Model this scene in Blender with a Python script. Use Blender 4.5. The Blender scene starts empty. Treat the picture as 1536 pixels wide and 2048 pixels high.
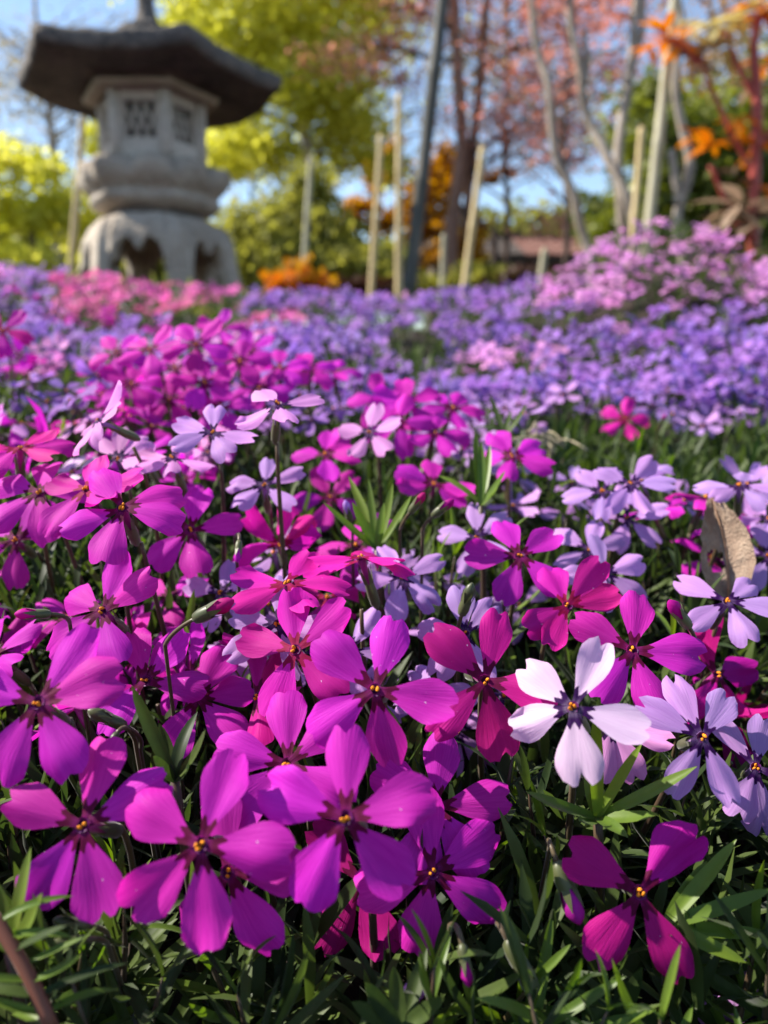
import bpy, math, random
import numpy as np
from mathutils import Vector, Matrix, Quaternion, noise as mnoise

RAD = math.radians
rnd = random.Random(11)
rng = np.random.default_rng(11)
scene = bpy.context.scene
COL = scene.collection

# ------------------------------------------------------------------ camera, world, sun
F = 1536.0                       # focal length in photograph pixels
PITCH = math.atan((1024 - 750) / F)
cam_d = bpy.data.cameras.new('camera')
cam_d.sensor_fit = 'HORIZONTAL'; cam_d.sensor_width = 36.0; cam_d.lens = 36.0
cam_d.clip_start = 0.004; cam_d.clip_end = 2000
cam_d.dof.use_dof = True; cam_d.dof.focus_distance = 0.138
cam_d.dof.aperture_fstop = 36.0 / 1.75
cam = bpy.data.objects.new('camera', cam_d); COL.objects.link(cam)
cam.rotation_euler = (math.pi / 2 - PITCH, 0, 0)
scene.camera = cam

SUN_EL, SUN_AZ = RAD(43), RAD(-78)          # azimuth measured from +Y (view direction) towards +X
sun_dir = Vector((math.cos(SUN_EL) * math.sin(SUN_AZ), math.cos(SUN_EL) * math.cos(SUN_AZ), math.sin(SUN_EL)))
world = bpy.data.worlds.new('World'); scene.world = world; world.use_nodes = True
wn = world.node_tree.nodes; wl = world.node_tree.links
sky = wn.new('ShaderNodeTexSky'); sky.sky_type = 'NISHITA'; sky.sun_disc = False
sky.sun_elevation = SUN_EL; sky.sun_rotation = SUN_AZ
sky.air_density = 1.0; sky.dust_density = 0.2; sky.ozone_density = 1.2
wl.new(sky.outputs[0], wn['Background'].inputs[0]); wn['Background'].inputs[1].default_value = 0.105
sd = bpy.data.lights.new('sun', 'SUN'); sd.energy = 5.0; sd.angle = RAD(0.53); sd.color = (1.0, 0.93, 0.82)
sun = bpy.data.objects.new('sun', sd); COL.objects.link(sun)
sun.rotation_euler = (-sun_dir).to_track_quat('-Z', 'Y').to_euler()
sun.location = (-3, 1, 4)
vs = scene.view_settings
vs.view_transform = 'Standard'; vs.look = 'None'; vs.exposure = 1.2; vs.gamma = 1.0; vs.use_curve_mapping = False
scene.render.engine = 'CYCLES'
cy = scene.cycles
cy.use_denoising = True
try: cy.denoiser = 'OPENIMAGEDENOISE'
except Exception: pass
cy.max_bounces = 8; cy.diffuse_bounces = 4; cy.transmission_bounces = 6; cy.glossy_bounces = 2; cy.transparent_max_bounces = 8
cy.caustics_reflective = False; cy.caustics_refractive = False
cy.sample_clamp_indirect = 4.0

# ------------------------------------------------------------------ pixel <-> world
RIGHT = Vector((1, 0, 0)); FWD = Vector((0, math.cos(PITCH), -math.sin(PITCH))); UP = Vector((0, math.sin(PITCH), math.cos(PITCH)))
def pix(px, py, d): return d * (FWD + (px - 768) / F * RIGHT + (1024 - py) / F * UP)
def pixv(px, py, Y):
    """point under a pixel on the upright plane at distance Y"""
    return pix(px, py, Y / (math.cos(PITCH) + (1024 - py) / F * math.sin(PITCH)))
def proj(P):
    d = P.dot(FWD)
    if d < 1e-4: return (0, 0, -1)
    return (768 + F * P.x / d, 1024 - F * P.dot(UP) / d, d)

def smooth(a, b, x):
    t = min(1, max(0, (x - a) / (b - a))); return t * t * (3 - 2 * t)
YS = [-3, 0.0, .08, .11, .15, .2, .25, .34, .5, .68, 0.95, 1.15, 1.4, 1.8, 3, 6, 400]
ZS = [-.20, -.12, -.075, -.062, -.058, -.042, -.028, -.013, .000, .030, .085, .118, .128, .10, .13, .16, .2]
def canopy(x, y):
    z = float(np.interp(y, YS, ZS))
    z += .014 * smooth(.02, -.12, x) * smooth(.12, .22, y) * smooth(.9, .5, y)
    if y > .3:
        z += .050 * smooth(-.15, -.75, x) * smooth(.6, 1.1, y) * smooth(3, 1.6, y)
        q = ((x - .325) / .125) ** 2 + ((y - .95) / .20) ** 2
        z += .098 * math.exp(-q)
        z += .018 * (mnoise.noise(Vector((x * 7, y * 7, 1.3)))) * smooth(.3, .55, y) * smooth(3, 1.5, y)
    return z
def soil(x, y): return canopy(x, y) - .048 - .03 * smooth(1.2, 1.8, y)

# ------------------------------------------------------------------ materials
def nt(name):
    m = bpy.data.materials.new(name); m.use_nodes = True
    n = m.node_tree.nodes; n.clear()
    return m, n, m.node_tree.links
def math_node(n, l, op, a, b=None, c=None, clamp=False):
    q = n.new('ShaderNodeMath'); q.operation = op; q.use_clamp = clamp
    for i, v in enumerate((a, b, c)):
        if v is None: continue
        if isinstance(v, (int, float)): q.inputs[i].default_value = v
        else: l.new(v, q.inputs[i])
    return q.outputs[0]
def mixc(n, l, fac, a, b, blend='MIX'):
    q = n.new('ShaderNodeMix'); q.data_type = 'RGBA'; q.blend_type = blend
    for s, v in ((q.inputs[0], fac), (q.inputs[6], a), (q.inputs[7], b)):
        if isinstance(v, (int, float)): s.default_value = v
        elif isinstance(v, tuple): s.default_value = (*v, 1)
        else: l.new(v, s)
    return q.outputs[2]
def variation(n, l):
    """0..1 value: per object, or per flower/leaf from the point attribute 'tint'"""
    oi = n.new('ShaderNodeObjectInfo'); at = n.new('ShaderNodeAttribute'); at.attribute_name = 'tint'
    return math_node(n, l, 'FRACT', math_node(n, l, 'ADD', oi.outputs['Random'], at.outputs['Fac']))

def thin_surface(m, n, l, col, transcol, tfac, rough, spec, bump=None, sheen=0.0):
    p = n.new('ShaderNodeBsdfPrincipled'); l.new(col, p.inputs['Base Color'])
    p.inputs['Roughness'].default_value = rough; p.inputs['Specular IOR Level'].default_value = spec
    p.inputs['Sheen Weight'].default_value = sheen; p.inputs['Sheen Roughness'].default_value = .4
    t = n.new('ShaderNodeBsdfTranslucent'); l.new(transcol, t.inputs[0])
    if bump is not None: l.new(bump, p.inputs['Normal'])
    mx = n.new('ShaderNodeMixShader'); mx.inputs[0].default_value = tfac
    l.new(p.outputs[0], mx.inputs[1]); l.new(t.outputs[0], mx.inputs[2])
    o = n.new('ShaderNodeOutputMaterial'); l.new(mx.outputs[0], o.inputs[0])

def petal_mat(name, base, light, eye, tip=None, specks=0.5):
    m, n, l = nt(name)
    uv = n.new('ShaderNodeUVMap'); uv.uv_map = 'UVMap'
    sp = n.new('ShaderNodeSeparateXYZ'); l.new(uv.outputs[0], sp.inputs[0])
    u = math_node(n, l, 'ABSOLUTE', math_node(n, l, 'SUBTRACT', sp.outputs[0], 0.5)); v = sp.outputs[1]
    var = variation(n, l)
    cmb = n.new('ShaderNodeCombineXYZ')
    l.new(math_node(n, l, 'MULTIPLY', math_node(n, l, 'DIVIDE', math_node(n, l, 'SUBTRACT', sp.outputs[0], .5), math_node(n, l, 'ADD', math_node(n, l, 'MULTIPLY', v, .8), .2)), 26), cmb.inputs[0])
    l.new(math_node(n, l, 'MULTIPLY', v, 1.8), cmb.inputs[1]); l.new(math_node(n, l, 'MULTIPLY', var, 37), cmb.inputs[2])
    ns = n.new('ShaderNodeTexNoise'); l.new(cmb.outputs[0], ns.inputs['Vector']); ns.inputs['Scale'].default_value = 1.6; ns.inputs['Detail'].default_value = 3
    vein = math_node(n, l, 'MULTIPLY', math_node(n, l, 'SUBTRACT', ns.outputs['Fac'], .38), 1.7, clamp=True)
    blotch = n.new('ShaderNodeTexNoise'); l.new(cmb.outputs[0], blotch.inputs['Vector']); blotch.inputs['Scale'].default_value = .22
    c = mixc(n, l, math_node(n, l, 'MULTIPLY', math_node(n, l, 'ADD', vein, math_node(n, l, 'MULTIPLY', blotch.outputs['Fac'], .8)), .5), base, light)
    hsv = n.new('ShaderNodeHueSaturation'); l.new(c, hsv.inputs['Color'])
    l.new(math_node(n, l, 'MULTIPLY_ADD', var, .05, .475), hsv.inputs['Hue'])
    l.new(math_node(n, l, 'MULTIPLY_ADD', math_node(n, l, 'FRACT', math_node(n, l, 'MULTIPLY', var, 7.3)), .34, .80), hsv.inputs['Value'])
    c = hsv.outputs[0]
    # two dark streaks at the foot of every petal, paler between them
    g = math_node(n, l, 'DIVIDE', math_node(n, l, 'SUBTRACT', u, .062), .034)
    lobe = math_node(n, l, 'POWER', 2.718, math_node(n, l, 'MULTIPLY', math_node(n, l, 'MULTIPLY', g, g), -1))
    thr = math_node(n, l, 'MULTIPLY_ADD', lobe, .10, .155)
    thr = math_node(n, l, 'ADD', thr, math_node(n, l, 'MULTIPLY', math_node(n, l, 'SUBTRACT', ns.outputs['Fac'], .5), .09))
    msk = math_node(n, l, 'MULTIPLY', math_node(n, l, 'SUBTRACT', math_node(n, l, 'ADD', thr, .012), v), 70, clamp=True)
    inner = math_node(n, l, 'MULTIPLY', math_node(n, l, 'SUBTRACT', .115, v), 16, clamp=True)
    inner = math_node(n, l, 'MULTIPLY', inner, math_node(n, l, 'MULTIPLY', vein, .55))
    eyec = mixc(n, l, inner, eye, light)
    c = mixc(n, l, msk, c, eyec)
    # pollen and white wear flecks on some petals
    sc = n.new('ShaderNodeVectorMath'); sc.operation = 'MULTIPLY_ADD'; l.new(uv.outputs[0], sc.inputs[0]); sc.inputs[1].default_value = (16, 16, 16)
    cv = n.new('ShaderNodeCombineXYZ'); l.new(math_node(n, l, 'MULTIPLY', var, 91), cv.inputs[0]); l.new(cv.outputs[0], sc.inputs[2])
    n2 = n.new('ShaderNodeTexNoise'); l.new(sc.outputs[0], n2.inputs['Vector']); n2.inputs['Scale'].default_value = 1.0; n2.inputs['Detail'].default_value = 4
    gate = math_node(n, l, 'MULTIPLY', math_node(n, l, 'SUBTRACT', math_node(n, l, 'FRACT', math_node(n, l, 'MULTIPLY', var, 13.7)), 1 - specks), 9, clamp=True)
    fleck = math_node(n, l, 'MULTIPLY', math_node(n, l, 'SUBTRACT', n2.outputs['Fac'], .715), 30, clamp=True)
    c = mixc(n, l, math_node(n, l, 'MULTIPLY', math_node(n, l, 'MULTIPLY', fleck, gate), .85), c, (.82, .66, .84))
    b = n.new('ShaderNodeBump'); b.inputs['Strength'].default_value = .3; b.inputs['Distance'].default_value = .0004
    l.new(ns.outputs['Fac'], b.inputs['Height'])
    tc = mixc(n, l, .35, c, mixc(n, l, 1.0, c, c, 'MULTIPLY'))
    thin_surface(m, n, l, c, tc, .48, .6, .16, b.outputs[0], .0)
    return m

def leaf_mat(name, dark, light, tfac=.36, spec=.4, rough=.42, scale=30., sheen=.12, gen=False, tsat=None):
    m, n, l = nt(name)
    var = variation(n, l)
    tcn = n.new('ShaderNodeTexCoord')
    ns = n.new('ShaderNodeTexNoise'); l.new(tcn.outputs['Object'], ns.inputs['Vector']); ns.inputs['Scale'].default_value = scale; ns.inputs['Detail'].default_value = 2
    f = math_node(n, l, 'ADD', math_node(n, l, 'MULTIPLY', var, .75), math_node(n, l, 'MULTIPLY', math_node(n, l, 'SUBTRACT', ns.outputs['Fac'], .4), .6), clamp=True)
    c = mixc(n, l, f, dark, light)
    hsv = n.new('ShaderNodeHueSaturation'); l.new(c, hsv.inputs['Color']); hsv.inputs['Saturation'].default_value = 1.1; hsv.inputs['Value'].default_value = 1.5
    thin_surface(m, n, l, c, hsv.outputs[0], tfac, rough, spec, None, sheen)
    return m

def rough_mat(name, c1, c2, c3, scale=12., bump=.4, dist=.01, rough=.85, stretch=(1, 1, 1)):
    m, n, l = nt(name)
    tcn = n.new('ShaderNodeTexCoord'); mp = n.new('ShaderNodeMapping'); mp.inputs['Scale'].default_value = stretch
    l.new(tcn.outputs['Object'], mp.inputs[0])
    a = n.new('ShaderNodeTexNoise'); l.new(mp.outputs[0], a.inputs['Vector']); a.inputs['Scale'].default_value = scale; a.inputs['Detail'].default_value = 6
    b = n.new('ShaderNodeTexNoise'); l.new(mp.outputs[0], b.inputs['Vector']); b.inputs['Scale'].default_value = scale * 8; b.inputs['Detail'].default_value = 3
    c = mixc(n, l, math_node(n, l, 'MULTIPLY', math_node(n, l, 'SUBTRACT', a.outputs['Fac'], .35), 3.0, clamp=True), c1, c2)
    c = mixc(n, l, math_node(n, l, 'MULTIPLY', math_node(n, l, 'SUBTRACT', b.outputs['Fac'], .52), 3.5, clamp=True), c, c3)
    p = n.new('ShaderNodeBsdfPrincipled'); l.new(c, p.inputs['Base Color']); p.inputs['Roughness'].default_value = rough
    p.inputs['Specular IOR Level'].default_value = .25
    bp = n.new('ShaderNodeBump'); bp.inputs['Strength'].default_value = bump; bp.inputs['Distance'].default_value = dist
    l.new(math_node(n, l, 'ADD', a.outputs['Fac'], math_node(n, l, 'MULTIPLY', b.outputs['Fac'], .5)), bp.inputs['Height']); l.new(bp.outputs[0], p.inputs['Normal'])
    o = n.new('ShaderNodeOutputMaterial'); l.new(p.outputs[0], o.inputs[0])
    return m

EYE_M, EYE_L = (.125, .001, .042), (.034, .002, .070)
PM = {
    'M': petal_mat('magenta_petal', (.54, .007, .41), (.86, .062, .68), EYE_M),
    'R': petal_mat('crimson_magenta_petal', (.46, .004, .23), (.62, .016, .36), EYE_M),
    'P': petal_mat('hot_pink_petal', (.62, .010, .34), (.78, .030, .46), (.30, .003, .06)),
    'L': petal_mat('lilac_petal', (.52, .25, .66), (.70, .46, .82), EYE_L, specks=.2),
    'W': petal_mat('pale_pink_petal', (.76, .50, .76), (.88, .70, .88), EYE_L, specks=.1),
    'V': petal_mat('violet_petal', (.34, .15, .57), (.54, .31, .76), EYE_L, specks=.2),
    'K': petal_mat('orchid_petal', (.72, .27, .66), (.90, .47, .82), EYE_L, specks=.2),
    'H': petal_mat('rose_pink_petal', (.78, .12, .44), (.88, .26, .56), (.4, .02, .12), specks=.2),
}
M_throat = rough_mat('throat_flesh', (.05, .002, .05), (.10, .004, .10), (.2, .02, .2), 30, .1, .0002, .5)
M_anther = rough_mat('orange_pollen', (.74, .22, .010), (.80, .30, .015), (.55, .12, .005), 40, .5, .0003, .7)
M_tube = leaf_mat('corolla_tube_skin', (.30, .02, .20), (.45, .05, .30), .25, scale=400)
M_calyx = leaf_mat('calyx_skin', (.04, .05, .018), (.11, .12, .045), .15, sheen=.2, scale=300)
M_stem = leaf_mat('flower_stem_skin', (.05, .028, .018), (.10, .075, .03), .08, sheen=.15, scale=200)
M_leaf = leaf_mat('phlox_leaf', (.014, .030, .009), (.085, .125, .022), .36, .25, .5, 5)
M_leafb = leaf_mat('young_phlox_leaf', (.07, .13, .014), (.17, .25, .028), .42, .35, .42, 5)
M_soil = rough_mat('dark_soil', (.018, .013, .010), (.035, .025, .017), (.06, .045, .03), 40, .8, .01, .95)

# ------------------------------------------------------------------ mesh helpers
def link(o, parent=None):
    COL.objects.link(o)
    if parent is not None: o.parent = parent
    return o
def mesh(name, V, Fs, mat=None, uv=None, tint=None, smooth_shade=True):
    me = bpy.data.meshes.new(name)
    me.from_pydata([tuple(v) for v in V], [], [tuple(f) for f in Fs])
    if uv is not None:
        lay = me.uv_layers.new(name='UVMap')
        idx = np.empty(len(me.loops), dtype=np.int32); me.loops.foreach_get('vertex_index', idx)
        lay.data.foreach_set('uv', np.asarray(uv, dtype=np.float32)[idx].ravel())
    if tint is not None:
        a = me.attributes.new('tint', 'FLOAT', 'POINT'); a.data.foreach_set('value', np.asarray(tint, dtype=np.float32))
    if smooth_shade: me.polygons.foreach_set('use_smooth', [True] * len(me.polygons))
    if mat is not None: me.materials.append(mat)
    me.update()
    return me
def np_mesh(name, V, Q, mat, uv=None, tint=None):
    """fast mesh from numpy quads (or tris)"""
    k = Q.shape[1]
    me = bpy.data.meshes.new(name)
    me.vertices.add(len(V)); me.vertices.foreach_set('co', V.astype(np.float32).ravel())
    me.loops.add(Q.size); me.loops.foreach_set('vertex_index', Q.astype(np.int32).ravel())
    me.polygons.add(len(Q)); me.polygons.foreach_set('loop_start', np.arange(0, Q.size, k, dtype=np.int32))
    me.polygons.foreach_set('use_smooth', np.ones(len(Q), dtype=bool))
    if uv is not None:
        lay = me.uv_layers.new(name='UVMap'); lay.data.foreach_set('uv', uv.astype(np.float32)[Q.ravel()].ravel())
    if tint is not None:
        a = me.attributes.new('tint', 'FLOAT', 'POINT'); a.data.foreach_set('value', tint.astype(np.float32))
    me.materials.append(mat); me.update(calc_edges=True)
    return me
def grid_faces(r, c):
    return [(i * c + j, i * c + j + 1, (i + 1) * c + j + 1, (i + 1) * c + j) for i in range(r - 1) for j in range(c - 1)]
def obj(name, me, parent=None, mat4=None):
    o = bpy.data.objects.new(name, me); link(o, parent)
    if mat4 is not None: o.matrix_local = mat4
    return o
def tag(o, label=None, cat=None, group=None, kind=None):
    if label: o['label'] = label
    if cat: o['category'] = cat
    if group: o['group'] = group
    if kind: o['kind'] = kind
    return o
def empty(name, loc, label, cat, group=None):
    o = bpy.data.objects.new(name, None); o.empty_display_size = .01; o.location = loc; COL.objects.link(o)
    return tag(o, label, cat, group)
def tube_data(pts, radii, k=6, cap=True):
    V, Fs = [], []
    n = len(pts); pts = [Vector(p) for p in pts]
    prev = None
    for i, p in enumerate(pts):
        t = (pts[min(i + 1, n - 1)] - pts[max(i - 1, 0)])
        t = t.normalized() if t.length > 1e-9 else Vector((0, 0, 1))
        if prev is None: a = t.orthogonal().normalized()
        else: a = (prev - t * prev.dot(t)); a = a.normalized() if a.length > 1e-6 else t.orthogonal().normalized()
        prev = a; b = t.cross(a)
        for j in range(k):
            an = 2 * math.pi * j / k
            V.append(p + radii[i] * (math.cos(an) * a + math.sin(an) * b))
    for i in range(n - 1):
        for j in range(k):
            Fs.append((i * k + j, i * k + (j + 1) % k, (i + 1) * k + (j + 1) % k, (i + 1) * k + j))
    if cap:
        Fs.append(tuple(range(k))[::-1]); Fs.append(tuple((n - 1) * k + j for j in range(k)))
    return V, Fs
def tube(name, pts, radii, mat, parent=None, k=6):
    V, Fs = tube_data(pts, radii, k); return obj(name, mesh(name, V, Fs, mat), parent)
def bez(a, b, c, n=8):
    a, b, c = Vector(a), Vector(b), Vector(c)
    return [(1 - t) ** 2 * a + 2 * t * (1 - t) * b + t * t * c for t in [i / (n - 1) for i in range(n)]]
def frame(y, z):
    """rotation whose Y axis is y and whose Z axis is close to z"""
    y = y.normalized(); z = (z - y * z.dot(y))
    z = z.normalized() if z.length > 1e-6 else y.orthogonal().normalized()
    x = y.cross(z)
    return Matrix(((x.x, y.x, z.x, 0), (x.y, y.y, z.y, 0), (x.z, y.z, z.z, 0), (0, 0, 0, 1)))

# ------------------------------------------------------------------ ground
def axis(vals):
    out = []
    for a, b, s in vals: out += list(np.arange(a, b, s))
    return out
gx = axis([(-400, -40, 60), (-40, -6, 4), (-6, -1.6, .3), (-1.6, 1.6, .05), (1.6, 6, .3), (6, 40, 4), (40, 401, 60)])
gy = axis([(-30, -2, 4), (-2, 0, .25), (0, 2.0, .04), (2.0, 6, .3), (6, 40, 4), (40, 401, 45)])
V = [(x, y, soil(x, y) + .006 * mnoise.noise(Vector((x * 30, y * 30, 0)))) for y in gy for x in gx]
g = obj('ground', mesh('ground', V, grid_faces(len(gy), len(gx)), M_soil)); tag(g, 'dark bare soil beneath the phlox bed and garden', None, None, 'structure')

# ------------------------------------------------------------------ petals and flowers (unit: petal length = 1)
def petal_geo(r, rows, cols, width=.31, cup=0., arch=0., wave=.02, notch=.07, twist=0., curl=0.):
    V, UV = [], []
    ph, ph2 = r.uniform(0, 6), r.uniform(0, 6); skew = r.uniform(-.05, .05)
    nz = r.uniform(-.12, .12)
    for i in range(rows):
        t = i / (rows - 1)
        w = float(np.interp(t, [0, .12, .25, .4, .55, .7, .85, 1], [.055, .075, .13, .21, .275, .31, .315, .295])) * width / .31
        for j in range(cols):
            s = -1 + 2 * j / (cols - 1)
            L = 1 - notch * math.exp(-((s - nz) / .20) ** 2) - .215 * abs(s) ** 3.3 + .02 * math.sin(s * 9 + ph) * (1 - abs(s)) + .012 * math.sin(s * 19 + ph2)
            y = t * (1 - t * t * (1 - L)) + .0
            x = s * w * (1 + .05 * math.sin(3 * t + ph2)) + skew * t * t
            z = cup * t ** 2 - arch * s * s * w * 1.6 * t + wave * t * math.sin(s * 4.0 + ph) + wave * .7 * math.sin(t * 5 + ph2) * t
            z += curl * max(0, t - .6) ** 2 * 2.5 * (1 + .5 * s)
            if twist: x, z = x * math.cos(twist * t) - z * math.sin(twist * t) * .8, z + x * math.sin(twist * t)
            V.append((x, y + .045, z)); UV.append((.5 + x, y))
    return V, grid_faces(rows, cols), UV
PETALS = {}
def petal_meshes(kind, style):
    key = (kind, style)
    if key not in PETALS:
        r = random.Random(hash(key[0]) % 7 + 31 if False else sum(map(ord, kind + style)))
        out = []
        wid = {'M': .278, 'R': .285, 'P': .262, 'L': .235, 'W': .285, 'V': .24, 'K': .25, 'H': .27}[kind]
        for i in range(9 if style != 'small' else 5):
            kw = dict(width=wid * r.uniform(.84, 1.12), cup=r.uniform(-.14, .12), arch=r.uniform(-.22, .35), wave=r.uniform(.01, .04), notch=r.uniform(.06, .17), twist=r.uniform(-.25, .25), curl=r.uniform(-.5, .3))
            if style == 'crumpled': kw.update(arch=r.uniform(.5, 1.0) * r.choice((-1, 1)), wave=r.uniform(.06, .10), twist=r.uniform(-.9, .9), curl=r.uniform(-.8, 1.2))
            if style == 'small': V, Fs, UV = petal_geo(r, 6, 5, **kw)
            else: V, Fs, UV = petal_geo(r, 14, 11, **kw)
            out.append(mesh('petal', V, Fs, PM[kind], UV))
        PETALS[key] = out
    return PETALS[key]
def lathe(prof, k=10):
    V = [(rr * math.cos(2 * math.pi * j / k), rr * math.sin(2 * math.pi * j / k), z) for rr, z in prof for j in range(k)]
    Fs = [(i * k + j, i * k + (j + 1) % k, (i + 1) * k + (j + 1) % k, (i + 1) * k + j) for i in range(len(prof) - 1) for j in range(k)]
    return V, Fs
V, Fs = lathe([(.085, .012), (.07, .004), (.05, -.03), (.03, -.08), (.002, -.085)], 12); ME_THROAT = mesh('throat', V, Fs, M_throat)
V, Fs = lathe([(.002, -.045), (.028, -.035), (.036, 0), (.03, .028), (.012, .042), (.001, .045)], 8); ME_ANTHER = mesh('anther', V, Fs, M_anther)
V, Fs = lathe([(.095, -.005), (.075, -.06), (.06, -.2), (.055, -.55), (.05, -.7)], 8)
ME_TUBE = {}
for k in PM:
    ME_TUBE[k] = mesh('corolla_tube', V, Fs, M_tube if k in 'MRPH' else leaf_mat('tube_skin_' + k, (.25, .12, .35), (.4, .25, .5), .25, scale=400))
def calyx_geo():
    V, Fs = lathe([(.04, -1.0), (.09, -.9), (.10, -.7), (.085, -.5)], 10)
    base = len(V)
    for s in range(5):
        a = 2 * math.pi * s / 5
        for rr, z, da in ((.087, -.5, -.5), (.087, -.5, .5), (.105, -.32, 0.28), (.105, -.32, -.28), (.13, -.14, 0)):
            V.append((rr * math.cos(a + da), rr * math.sin(a + da), z))
        b = base + 5 * s; Fs += [(b, b + 1, b + 2, b + 3), (b + 3, b + 2, b + 4)]
    return V, Fs
V, Fs = calyx_geo(); ME_CALYX = mesh('calyx', V, Fs, M_calyx)

HERO = []            # projected (px, py, radius_px, depth) of the placed flowers
RM = {'M': .0122, 'R': .0122, 'P': .0118, 'L': .0108, 'W': .0112, 'V': .0104, 'K': .0104, 'H': .011}
def stem_path(C, n, base, length):
    back = C - n * length
    mid = back - n * .008 + Vector((0, 0, -.006))
    return bez(back, mid, base, 9)
def flower(kind, C, n, dirs, Rm, style, label, group, detail=True, base=None):
    """C centre, n facing, dirs: one unit direction per petal"""
    if base is None:
        b = C - n * .016 + Vector((rnd.uniform(-.006, .006), rnd.uniform(.004, .016), 0))
        b.z = min(soil(b.x, b.y) + .006, C.z - .022)
        base = b
    root = empty('phlox_flower', base, label, 'flower', group)
    rel = C - base
    ms = petal_meshes(kind, style)
    for k, p in enumerate(dirs):
        if 'lone torn' in label and k == 3: ms = petal_meshes(kind, 'crumpled')
        sc = Rm * rnd.uniform(.97, 1.03)
        obj('petal', rnd.choice(ms), root, Matrix.Translation(rel + n * (.0002 * (k - 2))) @ frame(p, n) @ Matrix.Scale(sc, 4))
    fr = frame(dirs[0], n); T = Matrix.Translation(rel)
    obj('throat', ME_THROAT, root, T @ fr @ Matrix.Scale(Rm, 4))
    if detail:
        for j in range(rnd.choice((2, 2, 3))):
            a = rnd.uniform(0, 6.28) if j == 0 else a + rnd.uniform(1.8, 2.6)
            off = Vector((.036 * math.cos(a),   .036 * math.sin(a), .005 + .03 * rnd.random())) * Rm
            tl = Matrix.Rotation(rnd.uniform(-.6, .6), 4, 'X') @ Matrix.Rotation(rnd.uniform(-.6, .6), 4, 'Y')
            obj('anther', ME_ANTHER, root, T @ fr @ Matrix.Translation(off) @ tl @ Matrix.Diagonal((Rm * .72, Rm * .66, Rm * rnd.uniform(.7, 1.1), 1)))
    else:
        obj('anther', ME_ANTHER, root, T @ fr @ Matrix.Translation((0, 0, .03 * Rm)) @ Matrix.Scale(Rm * 1.3, 4))
    obj('corolla_tube', ME_TUBE[kind], root, T @ fr @ Matrix.Scale(Rm, 4))
    obj('calyx', ME_CALYX, root, T @ fr @ Matrix.Scale(Rm, 4))
    pts = stem_path(C, n, base, Rm * .98)
    tube('stem', [q - base for q in pts], [.00045 + .00035 * i / 8 for i in range(9)], M_stem, root, 6)
    return root

def hero(kind, cx, cy, tips, R, nx, ny, label, group=None, style='fine'):
    Rm = RM[kind]; d = Rm * F / R * .97
    C = pix(cx, cy, d)
    if ny < .5: nx, ny = nx - .12, ny + .14
    nz = math.sqrt(max(.02, 1 - nx * nx - ny * ny))
    n = (nx * RIGHT + ny * UP - nz * FWD).normalized()
    if isinstance(tips, (int, float)):                   # one petal angle in degrees: regular five-fold flower
        a0 = RAD(tips); e = math.cos(a0) * RIGHT + math.sin(a0) * UP
        p = e - n * e.dot(n); p.normalize()
        dirs = [Quaternion(n, 2 * math.pi * k / 5 + rnd.uniform(-.08, .08)) @ p for k in range(5)]
        dirs = [(q + n * rnd.uniform(-.12, .1)).normalized() for q in dirs]
    else:
        dirs = []
        for tx, ty in tips:
            e = ((tx - cx) * RIGHT - (ty - cy) * UP) * (d / F)
            if e.length > Rm: e = e * (Rm / e.length)
            k = math.sqrt(max(0, Rm * Rm - e.length_squared))
            # component along the view axis: towards the viewer where the disc tips that way
            s = e.dot(nx * RIGHT + ny * UP)
            # plane: e.n + kt*nz = 0
            kt = -s / max(nz, .15)
            kt = max(-k, min(k, kt)) if abs(kt) > 1e-9 else 0
            w = .65
            kt = w * kt + (1 - w) * math.copysign(k, kt)
            p = e - FWD * kt
            dirs.append((p.normalized() + n * rnd.uniform(-.10, .12)).normalized())
    HERO.append((cx, cy, R, d))
    return flower(kind, C, n, dirs, Rm, style, label, group)

G1 = 'large magenta flowers of the front cluster'
G2 = 'magenta flowers behind the front cluster'
G3 = 'lilac flowers among the magenta ones'
G4 = 'magenta flowers of the clump further up the bed'
G5 = 'pale lilac flowers beside the magenta clump'
LM = 'magenta phlox flower with five notched petals and a dark crimson star eye'
hero('M', 690, 1635, [(690, 1488), (862, 1585), (822, 1778), (598, 1792), (520, 1588)], 178, -.05, .28, 'large bright magenta phlox flower overlapping its neighbour, two orange anthers at its centre', G1)
hero('M', 400, 1690, [(452, 1530), (572, 1690), (428, 1872), (268, 1822), (262, 1640)], 180, .05, .2, 'large magenta phlox flower with shadowed lower petals between two bright ones', G1)
hero('M', 165, 1650, [(182, 1490), (312, 1580), (235, 1795), (78, 1808), (0, 1608)], 172, .0, .25, 'large magenta phlox flower hanging lowest over a reddish leafy stem', G1)
hero('M', 75, 1405, [(150, 1282), (258, 1345), (172, 1532), (0, 1548), (-70, 1380)], 165, .1, .3, 'sunlit magenta phlox flower with broad petals above the lowest hanging flower', G1)
hero('M', 575, 1528, [(562, 1408), (425, 1488), (480, 1600), (690, 1580), (668, 1470)], 150, 0, .3, 'magenta phlox flower tucked behind the large front flower, dark toothed eye', G1)
hero('M', 750, 1380, [(638, 1292), (792, 1248), (885, 1395), (778, 1535), (618, 1462)], 152, .0, .2, 'magenta phlox flower with slender lower petal beside the crimson tinted flower', G1)
hero('R', 970, 1362, [(858, 1250), (1008, 1232), (1084, 1375), (1008, 1512), (872, 1445)], 141, .05, .15, 'crimson tinted magenta flower beside the pale pink white flower', G1)
hero('W', 1145, 1415, [(1078, 1358), (1212, 1326), (1276, 1442), (1145, 1545), (1066, 1450)], 144, -.14, .30, 'pale pinkish white phlox flower with purple star eye above a bright green shoot', G3)
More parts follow.
